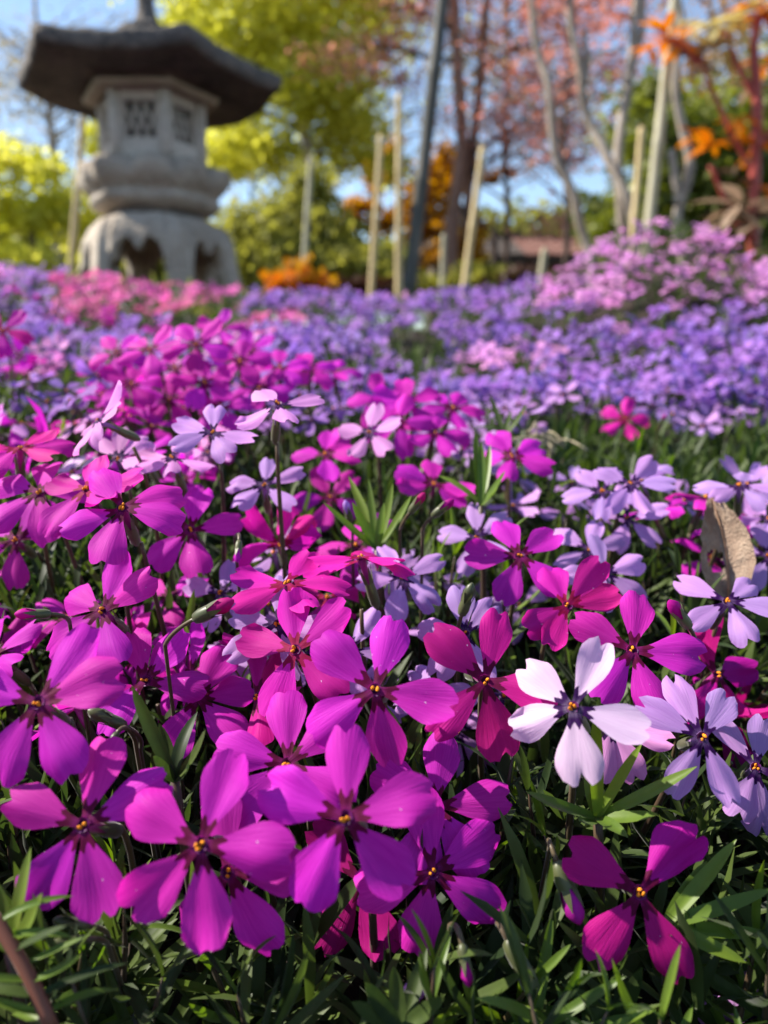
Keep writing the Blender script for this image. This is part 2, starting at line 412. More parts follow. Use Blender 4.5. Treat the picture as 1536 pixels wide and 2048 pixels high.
hero('M', 1265, 1300, [(1162, 1235), (1298, 1192), (1388, 1308), (1286, 1402), (1190, 1372)], 128, .05, .2, 'deep purple magenta flower just above the pale pinkish white flower', G2)
hero('L', 1405, 1475, [(1292, 1410), (1372, 1368), (1458, 1440), (1448, 1590), (1340, 1596)], 130, .05, .30, 'pale lilac flower with indigo eye, its two long petals hanging by a crimson wilted flower', G3)
hero('R', 1435, 1350, [(1398, 1272), (1500, 1350), (1500, 1440), (1390, 1400)], 108, .2, .5, 'crumpled wilting crimson magenta flower flecked with white above the pale lilac flower', G2, 'crumpled')
hero('R', 1448, 1440, [(1510, 1500), (1440, 1530), (1420, 1390), (1500, 1420)], 100, .3, .2, 'shrivelled dark crimson flower tucked behind the pale lilac flower', G2, 'crumpled')
hero('L', 1455, 1202, [(1374, 1240), (1388, 1168), (1512, 1178), (1545, 1218), (1466, 1274)], 100, .0, .45, 'lilac flower with near black eye above the dry beige leaf tip', G3)
hero('P', 1135, 1212, [(1118, 1158), (1208, 1112), (1232, 1205), (1080, 1285), (1042, 1252)], 112, .15, .5, 'hot pink weathered flower flecked with white, one petal folded upright', G2)
hero('M', 1040, 1112, [(1012, 1035), (1100, 1075), (952, 1112), (1000, 1198), (1108, 1172)], 105, .05, .3, 'magenta flower with white patches at its petal bases', G2)
hero('M', 868, 968, [(866, 922), (798, 928), (808, 975), (938, 985), (922, 1012)], 78, .05, .6, 'magenta flower held on two crimson tubes above the bright leaf blades', G2)
hero('L', 955, 1075, [(956, 1018), (882, 1062), (925, 1132), (995, 1110), (1005, 1045)], 82, -.1, .3, 'rounded lilac flower with orange dot eye below the crimson tubed flower', G3)
hero('L', 1210, 1145, [(1205, 1072), (1285, 1128), (1282, 1195), (1195, 1215), (1135, 1150)], 88, .1, .4, 'lilac flower half hidden behind the hot pink weathered flower', G3)
hero('L', 1178, 1100, [(1205, 1045), (1245, 1085), (1190, 1150), (1112, 1125), (1130, 1070)], 80, 0, .5, 'lilac pink flower opening behind the half hidden one', G3)
hero('L', 1262, 966, [(1225, 945), (1310, 928), (1332, 968), (1275, 1020), (1215, 1015)], 80, .1, .3, 'lilac flower with one upright narrow petal, in front of the green leaf patch', G3)
hero('L', 1205, 982, [(1180, 950), (1140, 992), (1190, 1030), (1260, 1000), (1240, 950)], 78, -.1, .45, 'lilac flower overlapped by its neighbour at the green leaf patch', G3)
hero('L', 1255, 1036, [(1210, 1020), (1228, 1088), (1298, 1080), (1310, 1025), (1260, 985)], 76, 0, .3, 'lower lilac flower of the three at the green leaf patch', G3)
hero('L', 1478, 970, [(1418, 968), (1420, 990), (1500, 1010), (1545, 985), (1505, 950)], 80, 0, .75, 'lilac flower seen nearly edge on above the dry beige leaf', G3)
hero('L', 1538, 1112, [(1482, 1090), (1495, 1165), (1540, 1065), (1590, 1100), (1580, 1165)], 80, -.1, .2, 'lilac flower beside the edge of the dry beige leaf', G3)
hero('L', 806, 1155, [(770, 1098), (880, 1120), (862, 1205), (785, 1235), (720, 1165)], 92, .05, .3, 'dusky lilac flower under the flat hot pink flower', G3)
hero('L', 528, 970, [(530, 925), (600, 945), (575, 1005), (490, 1010), (455, 960)], 84, 0, .5, 'pale violet flower with dark ring eye in front of the lilac tuft', G3)
hero('M', 380, 1060, [(392, 972), (458, 1042), (400, 1120), (335, 1100), (318, 1030)], 100, .1, .3, 'upright magenta flower with heavy dark eye beside the wide flat one', G2)
hero('M', 245, 1015, [(135, 1050), (228, 1108), (355, 1028), (345, 968), (190, 960)], 122, -.05, .6, 'wide flat magenta flower with one long drooping petal', G2)
hero('M', 78, 985, [(70, 925), (150, 980), (110, 1060), (10, 1040), (-15, 960)], 108, .1, .4, 'magenta flower with crimson eye beneath the bright hot pink flower', G2)
hero('M', 30, 1080, [(70, 998), (95, 1055), (38, 1170), (-40, 1120), (-30, 1040)], 98, .1, .15, 'narrow petalled magenta flower over the shaded stems', G2)
hero('P', 172, 978, [(285, 950), (230, 1010), (120, 1050), (105, 975), (170, 935)], 112, -.2, .7, 'hot pink flower tilted to the sky between two magenta flowers', G2)
hero('P', 560, 1090, [(560, 1012), (492, 1045), (628, 1042), (620, 1090), (510, 1090)], 90, 0, .55, 'hot pink cup shaped flower half open with white streaked petals', G2, 'crumpled')
hero('P', 722, 1116, [(605, 1150), (735, 1096), (815, 1128), (660, 1120), (790, 1135)], 112, .0, .95, 'hot pink flower seen edge on upon a long crimson tube', G2)
hero('P', 575, 1166, [(495, 1165), (700, 1158), (478, 1218), (620, 1208), (600, 1130)], 120, .0, .8, 'flat hot pink flower with two long petals spread wide', G2)
hero('P', 655, 1195, [(600, 1180), (690, 1225), (720, 1180), (640, 1240)], 92, .1, .7, 'small ragged hot pink flower under the long crimson tube', G2, 'crumpled')
hero('L', 440, 1186, [(448, 1132), (525, 1148), (500, 1220), (430, 1240), (385, 1180)], 90, 0, .4, 'pale violet flower deep among the stems with blackish eye', G3)
hero('L', 555, 1248, [(458, 1232), (560, 1180), (640, 1250), (600, 1330), (490, 1290)], 112, 0, .3, 'shaded lilac flower behind the hot pink flowers', G3)
hero('M', 205, 1222, [(228, 1105), (318, 1150), (250, 1312), (105, 1290), (135, 1200)], 124, .05, .25, 'magenta flower with raised top petals over a pair of closed buds', G2)
hero('M', 290, 1362, [(375, 1272), (408, 1372), (330, 1290), (250, 1280), (250, 1420)], 122, .15, .45, 'dark magenta flower speckled with white dust beside hairy green buds', G2)
hero('P', 590, 1300, [(575, 1222), (712, 1212), (672, 1368), (545, 1422), (500, 1290)], 132, 0, .3, 'rose magenta flower with crimson freckled eye behind the front cluster', G2)
hero('R', 515, 1395, [(485, 1300), (555, 1290), (600, 1400), (520, 1470)], 128, -.35, .35, 'crimson magenta flower turned away, petals standing folded together', G2, 'crumpled')
hero('M', 395, 1395, [(480, 1385), (430, 1330), (350, 1490), (460, 1440)], 122, .2, .5, 'dusty magenta flower underneath the speckled dark one', G2)
hero('M', 870, 1612, [(895, 1512), (1025, 1600), (830, 1700), (935, 1690), (780, 1570)], 142, .1, .3, 'shaded magenta flower beneath the crimson tinted flower', G1)
hero('M', 865, 1745, [(995, 1680), (830, 1888), (995, 1815), (760, 1760), (850, 1640)], 150, .1, .15, 'deep magenta flower in shade with violet eye below the large bright flower', G1)
hero('M', 455, 1745, [(345, 1905), (545, 1870), (600, 1720), (430, 1630)], 162, 0, .1, 'magenta flower hidden behind the front flowers with two petals hanging below', G1)
hero('R', 720, 1760, [(660, 1850), (755, 1840), (800, 1720), (640, 1700)], 140, 0, .1, 'dark crimson magenta flower almost hidden under the large bright flower', G1)
hero('R', 1280, 1785, [(1128, 1690), (1330, 1890), (1178, 1905), (1385, 1700)], 158, .05, .2, 'lone torn magenta flower with only four petals, one curled, over dark leaves', None, 'fine')
hero('L', 1530, 2030, [(1528, 1960), (1420, 2040), (1480, 2110), (1600, 2080), (1600, 1990)], 122, 0, .3, 'lilac flower low among the dark leaves below the torn magenta flower', G3)
hero('L', 1548, 1712, [(1500, 1690), (1515, 1745), (1580, 1760), (1600, 1690), (1550, 1650)], 84, -.2, .2, 'lilac flower close to the narrow leaves beyond the torn magenta flower', G3)
hero('L', 1512, 1535, [(1480, 1480), (1550, 1470), (1590, 1560), (1510, 1635), (1470, 1580)], 118, .1, .1, 'pale lilac flower with indigo eye under the wilted crimson flower', G3)
hero('K', 1222, 1450, [(1195, 1520), (1265, 1545), (1290, 1460), (1230, 1380)], 112, 0, .1, 'pink lilac flower in the shadow behind the pale pinkish white flower', G3)
hero('L', 915, 1462, [(855, 1500), (900, 1530), (970, 1520), (980, 1440), (860, 1430)], 92, 0, .5, 'dark shaded lilac flower beneath the crimson tinted flower', G3)
hero('L', 930, 1268, [(925, 1190), (848, 1262), (985, 1220), (870, 1340), (960, 1330)], 106, 0, .2, 'pale lilac flower peeping above the crimson tinted flower', G3)
hero('L', 1040, 1210, 100, 74, .1, .5, 'small lilac flower behind the green bud', G3)
hero('L', 980, 1215, 40, 70, -.1, .5, 'small lilac flower next to the green bud', G3)
for a in [(410, 765, 100, 66, .1, .5), (300, 698, 75, 68, 0, .45), (392, 688, 120, 66, 0, .5), (232, 705, 60, 60, -.1, .5), (262, 768, 20, 66, .2, .6), (350, 735, 50, 62, 0, .4),
          (480, 722, 85, 62, .1, .5), (560, 735, 30, 60, 0, .6), (620, 738, 95, 58, .1, .7), (668, 742, 10, 54, -.1, .8), (520, 775, 60, 62, 0, .4), (440, 815, 20, 66, 0, .5), (340, 800, 88, 64, .1, .5), (500, 700, 44, 54, 0, .6), (440, 655, 15, 50, 0, .6)]:
    hero('M', *a, 'deep magenta flower of the dense clump beyond the pale lilac tuft', G4)
for a in [(815, 805, 90, 70, 0, .5), (870, 865, 10, 72, .1, .7), (795, 845, 140, 72, -.1, .5), (905, 815, 60, 66, .2, .6), (760, 800, 35, 62, 0, .5)]:
    hero('M', *a, 'magenta flower of the small clump above the bright leaf blades', G4)
hero('M', 1025, 912, [(1000, 865), (1075, 890), (1090, 935), (1010, 945), (980, 915)], 80, .05, .3, 'magenta flower standing alone over the lilac flowers near tall leaf blades', G4)
hero('P', 1250, 838, 75, 50, 0, .35, 'vivid pink flower alone at the edge of the violet carpet', G4)
hero('K', 195, 842, [(245, 785), (250, 830), (180, 895), (165, 860), (215, 880)], 88, -.5, .4, 'pale pink lilac flower tilted sideways, brightly sunlit', G5)
hero('L', 425, 865, [(420, 805), (348, 842), (512, 880), (455, 900), (380, 890)], 92, 0, .6, 'pale lilac flower with tall back petal behind the lilac tuft', G5)
hero('K', 556, 806, [(634, 795), (580, 838), (475, 868), (530, 795)], 92, .1, .8, 'pale pink lilac flower seen from the side with petals spread level', G5)
hero('K', 235, 918, [(228, 855), (280, 868), (275, 925), (195, 945), (200, 895)], 82, 0, .6, 'lilac pink flower in front of the sideways one', G5)
hero('K', 415, 905, [(395, 870), (440, 868), (410, 930), (450, 915), (380, 910)], 62, 0, .3, 'lilac tuft of cupped petals, a half open flower', G5, 'crumpled')
hero('K', 345, 915, [(290, 905), (420, 925), (360, 945), (310, 935), (350, 890)], 84, .1, .8, 'level lilac pink flower beside the cupped tuft', G5)
hero('W', 145, 945, [(120, 975), (185, 925), (110, 930), (165, 970), (145, 915)], 72, -.2, .7, 'small whitish lilac flower beside the hot pink flower', G5)
hero('P', 40, 895, [(-40, 900), (100, 890), (122, 915), (60, 870), (20, 930)], 100, 0, .8, 'bright hot pink flower seen low, its rounded petals catching the sun', G2)
hero('P', 5, 660, 60, 58, .2, .5, 'hot pink flower raised on a tall stem beside the clump', G4)
hero('M', 650, 908, [(610, 905), (655, 860), (700, 910), (660, 945), (690, 880)], 76, 0, .6, 'purple magenta flower by the soft grey green shoot', G4)
hero('M', 660, 995, 50, 74, 0, .5, 'purple magenta flower below the soft grey green shoot', G4)
hero('K', 738, 865, [(750, 815), (790, 850), (770, 900), (715, 905), (700, 860)], 70, -.1, .3, 'pale pink lilac flower beside the magenta clump and leaf blades', G5)
hero('V', 140, 800, [(180, 770), (100, 830), (160, 810), (120, 795)], 58, -.4, .6, 'violet flower turned aside beyond the tilted pale flower', G5)
print('heroes', len(HERO))

def covered(P, pad=.75, dz=.004):
    px, py, d = proj(P)
    for hx, hy, hr, hd in HERO:
        if d < hd + dz and (px - hx) ** 2 + (py - hy) ** 2 < (pad * hr) ** 2: return True
    return False

# ------------------------------------------------------------------ filler flowers, still individual
def zone(px, py, x, y):
    """which colour grows where; None leaves a leafy gap"""
    nzv = mnoise.noise(Vector((x * 14, y * 14, 4.2)))
    n2 = mnoise.noise(Vector((x * 9, y * 9, 9.1)))
    if y > .40:
        dark = ((px - 830) / 62) ** 2 + ((py - 695) / 48) ** 2
        if dark < 1: return None
        if 340 < px < 490 and 585 < py < 655 and n2 > -.25: return None
        if 100 < px < 480 and py < 640 and y > .85 and py > 540: return 'H'
        if 480 < px < 620 and 620 < py < 665 and nzv > .1: return 'H'
        if px > 1080 and py < 615 + 80 * nzv: return 'K'
        if px > 1080 and py < 660 and nzv > .15: return 'K'
        if nzv > .42: return 'K'
        if px < 520 and nzv > .15: return 'K' if n2 < 0 else 'M'
        if n2 < -.34: return None
        return 'V'
    if px > 1000 and 815 < py < 960: return None if nzv < .33 else 'L'
    if 690 < px < 900 and 900 < py < 1080: return None if nzv < .3 else 'L'
    if y < .135: return None
    if px < 200 and py < 840 and y < .45: return 'V' if nzv > .15 else None
    if px < 720 and py < 850: return 'M' if n2 > -.25 else 'V'
    if px < 480: return ('M' if nzv > -.1 else 'K') if n2 > (.12 if py > 960 else -.1) else None
    if px > 760: return ('L' if nzv > -.35 else 'M') if n2 > -.05 else None
    return ('L' if nzv > -.05 else 'M') if n2 > .0 else None
LAND = [(1440, 1080, 'dry beige leaf'), (1145, 1415, 'pale pinkish white flower'), (1280, 1790, 'torn magenta flower'), (970, 1362, 'crimson tinted flower'), (720, 1116, 'edge on hot pink flower'), (960, 900, 'tall bright green blades'),
        (245, 1015, 'wide flat magenta flower'), (40, 895, 'low bright hot pink flower'), (350, 720, 'dense magenta clump'), (820, 820, 'small magenta clump'), (1250, 838, 'vivid pink flower'), (1240, 980, 'three lilac flowers at the leaf patch'), (556, 806, 'level pale pink lilac flower'),
        (1100, 730, 'violet carpet'), (868, 968, 'crimson tubed flower'), (1435, 1350, 'crumpled crimson flower'), (415, 905, 'cupped lilac tuft'), (560, 1090, 'cup shaped hot pink flower'), (205, 1222, 'flower above the paired buds'), (195, 842, 'pale flower tilted sideways'), (690, 1635, 'two anthered bright flower'), (165, 1650, 'lowest hanging flower'), (400, 1900, 'petals hanging lowest'), (1040, 1112, 'flower with white petal bases'), (590, 1300, 'rose magenta flower'), (850, 1950, 'straight hanging bud'), (1050, 1950, 'closed drooping bud'), (1455, 1202, 'black eyed lilac flower'), (130, 1880, 'nodding brownish buds'), (1530, 1990, 'lilac flower low in the leaves')]
def landmark(P):
    px, py, d = proj(P)
    return min(LAND, key=lambda q: (q[0] - px) ** 2 + (q[1] - py) ** 2)[2]
FL = {'M': ('lesser magenta flower half hidden near the %s', 'lesser magenta flowers in the bed'),
      'L': ('lesser lilac flower half hidden near the %s', 'lesser lilac flowers in the bed'),
      'K': ('lesser pink lilac flower half hidden near the %s', 'lesser pink lilac flowers in the bed'),
      'V': ('small violet flower blooming near the %s', 'violet flowers at the edge of the carpet'),
      'H': ('rose pink flower blooming near the %s', 'rose pink flowers'), }
def up_normal(spread=.35, toward=.35):
    v = Vector((rnd.gauss(-.12, spread), rnd.gauss(-toward, spread), 1)); return v.normalized()
def ring_dirs(n, cupr=.15):
    p = n.orthogonal().normalized(); p = Quaternion(n, rnd.uniform(0, 6.28)) @ p
    return [(Quaternion(n, 2 * math.pi * k / 5 + rnd.uniform(-.1, .1)) @ p + n * rnd.uniform(-cupr, cupr)).normalized() for k in range(5)]
placed = []
tries = 0
while len(placed) < 205 and tries < 20000:
    tries += 1
    y = .14 + .33 * rnd.random() ** .9
    x = rnd.uniform(-.56, .56) * (y + .03)
    z = canopy(x, y) + rnd.uniform(-.016, .001)
    C = Vector((x, y, z)); px, py, d = proj(C)
    if not (-60 < px < 1600 and 600 < py < 1500): continue
    kd = zone(px, py, x, y)
    if kd is None: continue
    if any((C - q).length < .0125 for q in placed): continue
    if covered(C, .8, .006): continue
    placed.append(C)
    n = up_normal(.38, .5)
    lb, gp = FL[kd]
    flower(kd, C, n, ring_dirs(n, .28), RM[kd] * rnd.uniform(.78, 1.02), 'crumpled' if rnd.random() < .13 else 'small' if d > .2 else 'fine', lb % landmark(C), gp + ' near the ' + landmark(C), detail=False)
print('fill flowers', len(placed), 'tries', tries)

# ------------------------------------------------------------------ the rest of the carpet: flowers past counting, one mass per colour
def small_flower_template(r, wid):
    Vs, Qs, UVs = [], [], []
    for k in range(5):
        V, Fs, UV = petal_geo(r, 5, 3, width=wid, cup=r.uniform(-.2, .25), arch=r.uniform(-.2, .4), wave=.03, notch=.12)
        a = 2 * math.pi * k / 5 + r.uniform(-.12, .12); tl = r.uniform(-.15, .25)
        b = len(Vs)
        for vx, vy, vz in V:
            vz2 = vz + vy * tl
            Vs.append((vx * math.cos(a) - vy * math.sin(a), vx * math.sin(a) + vy * math.cos(a), vz2))
        UVs += UV; Qs += [tuple(b + i for i in f) for f in Fs]
    return np.array(Vs), np.array(Qs), np.array(UVs)
def mats_from(n, spin):
    n = n / np.linalg.norm(n, axis=1, keepdims=True)
    ref = np.where(np.abs(n[:, :1]) < .8, np.array([[1., 0, 0]]), np.array([[0, 1., 0]]))
    a = np.cross(n, ref); a /= np.linalg.norm(a, axis=1, keepdims=True); b = np.cross(n, a)
    c, s = np.cos(spin)[:, None], np.sin(spin)[:, None]
    return np.stack([a * c + b * s, -a * s + b * c, n], axis=2)
def scatter_mesh(name, temps, pos, nrm, size, mat, tint, uv=True):
    Vall, Qall, Uall, Tall, off = [], [], [], [], 0
    which = rng.integers(0, len(temps), len(pos)); spin = rng.uniform(0, 6.283, len(pos))
    M = mats_from(nrm, spin)
    for ti, (TV, TQ, TU) in enumerate(temps):
        ix = np.nonzero(which == ti)[0]
        if not len(ix): continue
        P = np.einsum('nij,vj->nvi', M[ix], TV) * size[ix][:, None, None] + pos[ix][:, None, :]
        m = len(TV)
        Vall.append(P.reshape(-1, 3)); Qall.append((TQ[None] + (np.arange(len(ix)) * m)[:, None, None] + off).reshape(-1, TQ.shape[1]))
        if uv: Uall.append(np.tile(TU, (len(ix), 1)))
        Tall.append(np.repeat(tint[ix], m)); off += m * len(ix)
    return np_mesh(name, np.concatenate(Vall), np.concatenate(Qall), mat, np.concatenate(Uall) if uv else None, np.concatenate(Tall))
by = {}
N = 9500
for i in range(N):
    y = .42 + 1.35 * rnd.random() ** 1.15
    x = rnd.uniform(-.95, .95) * (y + .25)
    z = canopy(x, y) + rnd.uniform(-.014, .004)
    px, py, d = proj(Vector((x, y, z)))
    if y < .5 and -60 < px < 1600 and y < .47: pass
    kd = zone(px, py, x, y)
    if kd is None: continue
    if mnoise.noise(Vector((x * 36, y * 36, 2.2))) < -.2: continue
    by.setdefault(kd, []).append((x, y, z))
for i in range(2600):            # the bed carries on to both sides of the lens
    y = -.10 + .56 * rnd.random(); x = rnd.choice((-1, 1)) * rnd.uniform(.04, .75)
    z = canopy(x, max(y, .1)) + rnd.uniform(-.014, .002)
    px, py, d = proj(Vector((x, y, z)))
    if d > .01 and -110 < px < 1650: continue
    if (x * x + y * y) < .010: continue
    nzv = mnoise.noise(Vector((x * 14, y * 14, 4.2)))
    if mnoise.noise(Vector((x * 30, y * 30, 2.2))) < -.15: continue
    by.setdefault(('L' if nzv > 0 else 'V') if x > 0 else ('M' if nzv > -.1 else 'K'), []).append((x, y, z))
NAMES = {'V': ('violet_flower_carpet', 'dense carpet of small violet phlox flowers rising up the bank'), 'K': ('orchid_flower_mound', 'sunlit pink lilac phlox flowers covering the mound and dotted through the carpet'),
         'H': ('rose_flower_drift', 'drift of rose pink phlox flowers at the foot of the stone lantern'), 'M': ('magenta_flower_drift', 'scattered deep magenta phlox flowers in the far carpet'), 'L': ('lilac_flower_drift', 'scattered lilac flowers in the carpet')}
r0 = random.Random(5)
for kd, pts in by.items():
    P = np.array(pts); n = len(P)
    nr = np.stack([rng.normal(-.1, .4, n), rng.normal(-.35, .4, n), np.ones(n)], 1)
    me = scatter_mesh(NAMES[kd][0], [small_flower_template(r0, .30) for _ in range(6)], P, nr, RM[kd] * rng.uniform(.85, 1.1, n), PM[kd], rng.random(n))
    tag(obj(NAMES[kd][0], me), NAMES[kd][1], 'flowers', None, 'stuff')
print({k: len(v) for k, v in by.items()})

# ------------------------------------------------------------------ leaves and shoots
def leaf_geo(r, rows, cols, width=.10, bend=0., fold=.25, side=0.):
    V, UV = [], []
    for i in range(rows):
        t = i / (rows - 1)
        w = width * float(np.interp(t, [0, .1, .3, .55, .8, .93, 1], [.55, .72, .95, 1.0, .72, .38, .03]))
        for j in range(cols):
            s = -1 + 2 * j / (cols - 1)
            a = bend * t
            yy = math.sin(a) / bend if abs(bend) > 1e-3 else t
            zz = (1 - math.cos(a)) / bend if abs(bend) > 1e-3 else 0
            V.append((s * w + side * t * t, yy, zz + fold * w * abs(s)))
    return V, grid_faces(rows, cols)
LEAVES = {}
for nm, mt in (('a', M_leaf), ('b', M_leafb)):
    r = random.Random(3)
    LEAVES[nm] = []
    for i in range(8):
        V, Fs = leaf_geo(r, 8, 5, r.uniform(.050, .076), r.uniform(-.9, .7), r.uniform(.15, .5), r.uniform(-.08, .08))
        LEAVES[nm].append(mesh('leaf', V, Fs, mt))
LEAF_FLAT = {}
for nm, mt in (('a', M_leaf), ('b', M_leafb)):
    V, Fs = leaf_geo(rnd, 9, 5, .07, .25, .3); LEAF_FLAT[nm] = mesh('leaf', V, Fs, mt)

def shoot(base, tip, nn, ll, mat, label, group, extra=(), name='phlox_shoot'):
    root = empty(name, base, label, 'leafy shoot', group)
    base, tip = Vector(base), Vector(tip)
    mid = (base + tip) / 2 + Vector((rnd.uniform(-.004, .004), rnd.uniform(-.004, .004), -.002))
    pts = bez(base, mid, tip, 8)
    tube('stem', [p - base for p in pts], [.0007, .0007, .00065, .0006, .00055, .0005, .0004, .00015], M_stem, root, 6)
    ax = (tip - mid).normalized()
    a0 = rnd.uniform(0, 6.28)
    for k in range(nn):
        f = (k + .95) / nn
        i = min(6, int(f * 7)); pos = pts[i].lerp(pts[i + 1], f * 7 - i) - base
        open_ = 1.35 - 1.05 * f ** 2.2 + rnd.uniform(-.15, .15)
        for s in range(2):
            a = a0 + k * 1.571 + s * math.pi + rnd.uniform(-.25, .25)
            o = ax.orthogonal().normalized(); sd = Quaternion(ax, a) @ o
            dr = (ax * math.cos(open_) + sd * math.sin(open_)).normalized()
            L = ll * (.75 + .4 * math.sin(math.pi * min(1, f * .9 + .1))) * rnd.uniform(.8, 1.2)
            obj('leaf', rnd.choice(LEAVES[mat]), root, Matrix.Translation(pos) @ frame(dr, ax - dr * ax.dot(dr) * .5 + sd * -.2) @ Matrix.Scale(L, 4))
    for (P, D, L) in extra:
        pass
    return root
def blade_shoot(base_px, d, blades, mat, label, group=None, stem_down=.03):
    """shoot whose leaves end at given photo points; base at a photo point, tips at depth d+dd"""
    C = pix(*base_px, d)
    base = Vector((C.x + .002, C.y + .004, min(soil(C.x, C.y), C.z - stem_down)))
    root = empty('phlox_shoot', base, label, 'leafy shoot', group)
    tube('stem', [p - base for p in bez(base, (base + C) / 2 + Vector((.001, -.002, 0)), C, 7)], [.0008] * 7, M_stem, root, 6)
    for (tx, ty, dd) in blades:
        T = pix(tx, ty, d + dd); v = T - C
        nrm = (-FWD * .7 + UP * .7 - sun_dir * -.2)
        o = obj('leaf', LEAF_FLAT[mat] if rnd.random() < .5 else rnd.choice(LEAVES[mat]), root, Matrix.Translation(C - base) @ frame(v, nrm) @ Matrix.Diagonal((.0165, v.length * 1.03, .0165, 1)))
    return root
G6 = 'leafy phlox shoots picked out by the sun'
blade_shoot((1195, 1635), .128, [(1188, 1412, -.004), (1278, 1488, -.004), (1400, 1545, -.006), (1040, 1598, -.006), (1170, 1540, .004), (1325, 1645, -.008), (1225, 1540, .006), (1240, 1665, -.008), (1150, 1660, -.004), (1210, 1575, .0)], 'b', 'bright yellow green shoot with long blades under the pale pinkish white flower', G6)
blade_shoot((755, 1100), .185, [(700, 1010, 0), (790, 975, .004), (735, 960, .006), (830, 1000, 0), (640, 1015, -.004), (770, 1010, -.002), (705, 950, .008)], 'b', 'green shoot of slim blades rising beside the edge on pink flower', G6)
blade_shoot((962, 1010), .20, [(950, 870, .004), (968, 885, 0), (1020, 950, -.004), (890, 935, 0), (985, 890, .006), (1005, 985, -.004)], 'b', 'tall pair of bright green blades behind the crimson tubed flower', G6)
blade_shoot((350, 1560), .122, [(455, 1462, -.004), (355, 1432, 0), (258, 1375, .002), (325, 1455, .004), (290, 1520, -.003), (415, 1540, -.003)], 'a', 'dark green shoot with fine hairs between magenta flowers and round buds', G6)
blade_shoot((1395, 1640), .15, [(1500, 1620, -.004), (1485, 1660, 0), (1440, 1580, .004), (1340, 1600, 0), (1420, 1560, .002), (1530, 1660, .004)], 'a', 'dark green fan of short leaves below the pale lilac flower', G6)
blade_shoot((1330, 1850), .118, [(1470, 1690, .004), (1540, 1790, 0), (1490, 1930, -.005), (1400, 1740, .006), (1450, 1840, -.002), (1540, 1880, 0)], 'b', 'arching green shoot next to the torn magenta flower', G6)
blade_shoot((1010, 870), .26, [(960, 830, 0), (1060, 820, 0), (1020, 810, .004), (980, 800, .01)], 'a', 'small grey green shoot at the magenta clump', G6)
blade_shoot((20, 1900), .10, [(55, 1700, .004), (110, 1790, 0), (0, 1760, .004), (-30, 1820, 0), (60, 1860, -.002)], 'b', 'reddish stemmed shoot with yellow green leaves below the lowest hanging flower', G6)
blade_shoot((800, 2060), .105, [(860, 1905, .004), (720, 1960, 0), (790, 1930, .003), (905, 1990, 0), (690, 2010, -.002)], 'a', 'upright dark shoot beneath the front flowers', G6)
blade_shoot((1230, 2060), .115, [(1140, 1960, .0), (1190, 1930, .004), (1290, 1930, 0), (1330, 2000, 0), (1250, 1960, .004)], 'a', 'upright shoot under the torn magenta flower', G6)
HERO_SHOOT = [(1195, 1560, 120, .128), (1280, 1800, 150, .117)]

# individual shoots near the lens, sharing a look
ns = 0; tries = 0
spots = []
while ns < 175 and tries < 9000:
    tries += 1
    y = .088 + .20 * rnd.random() ** 1.3
    x = rnd.uniform(-.56, .56) * (y + .035)
    zt = canopy(x, y) - rnd.uniform(.006, .026)
    tip = Vector((x, y, zt)); px, py, d = proj(tip)
    if d < .092 or py < 830: continue
    if d < .13 and py < 1760: continue
    if covered(tip, 1.0, .008): continue
    if any((px - a) ** 2 + (py - b) ** 2 < (.55 * c) ** 2 and d < e + .01 for a, b, c, e in HERO_SHOOT): continue
    if any((tip - q).length < .0065 for q in spots): continue
    spots.append(tip)
    base = Vector((x + rnd.uniform(-.012, .012), y + rnd.uniform(-.008, .014), min(soil(x, y) - .004, zt - .028)))
    front = y < .16
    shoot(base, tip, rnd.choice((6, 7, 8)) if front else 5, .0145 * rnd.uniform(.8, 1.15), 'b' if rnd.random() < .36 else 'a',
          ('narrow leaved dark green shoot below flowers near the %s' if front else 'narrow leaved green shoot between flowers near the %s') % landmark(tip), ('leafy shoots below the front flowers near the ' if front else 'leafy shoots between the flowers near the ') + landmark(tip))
    ns += 1
print('shoots', ns, tries)

# uncountable foliage: one mass
def shoot_template(r, nn=6):
    Vs, Qs = [], []
    for k in range(nn):
        f = (k + .5) / nn; open_ = 1.3 - 1.0 * f ** 2 + r.uniform(-.15, .15)
        for s in range(2):
            V, Fs = leaf_geo(r, 4, 3, .075, r.uniform(-.7, .6), .3)
            L = .42 * r.uniform(.75, 1.2); a = k * 1.571 + s * math.pi + r.uniform(-.3, .3)
            dr = Vector((math.sin(open_) * math.cos(a), math.sin(open_) * math.sin(a), math.cos(open_)))
            Mx = Matrix.Translation((0, 0, -1 + f)) @ frame(dr, Vector((0, 0, 1))) @ Matrix.Scale(L, 4)
            b = len(Vs); Vs += [tuple(Mx @ Vector(v)) for v in V]; Qs += [tuple(b + i for i in q) for q in Fs]
    return np.array(Vs), np.array(Qs), None
pts = []
for i in range(2600):        # between and below the individual plants
    y = .10 + .34 * rnd.random(); x = rnd.uniform(-.75, .75) * (y + .06)
    z = canopy(x, y) - rnd.uniform(.014, .034)
    P = Vector((x, y, z)); px, py, d = proj(P)
    if d < .10 or (d < .135 and py < 1800 and -100 < px < 1640) or covered(P, 1.0, .006): continue
    pts.append((x, y, z))
for i in range(5200):
    y = .40 + 1.5 * rnd.random(); x = rnd.uniform(-1, 1) * (y * .9 + .3)
    pts.append((x, y, canopy(x, y) - rnd.uniform(-.001, .018)))
for i in range(3200):
    y = -.12 + .58 * rnd.random(); x = rnd.choice((-1, 1)) * rnd.uniform(.04, .8)
    z = canopy(x, max(y, .1)) - rnd.uniform(.004, .024); px, py, d = proj(Vector((x, y, z)))
    if (d > .01 and -140 < px < 1680) or (x * x + y * y) < .010: continue
    pts.append((x, y, z))
P = np.array(pts); n = len(P)
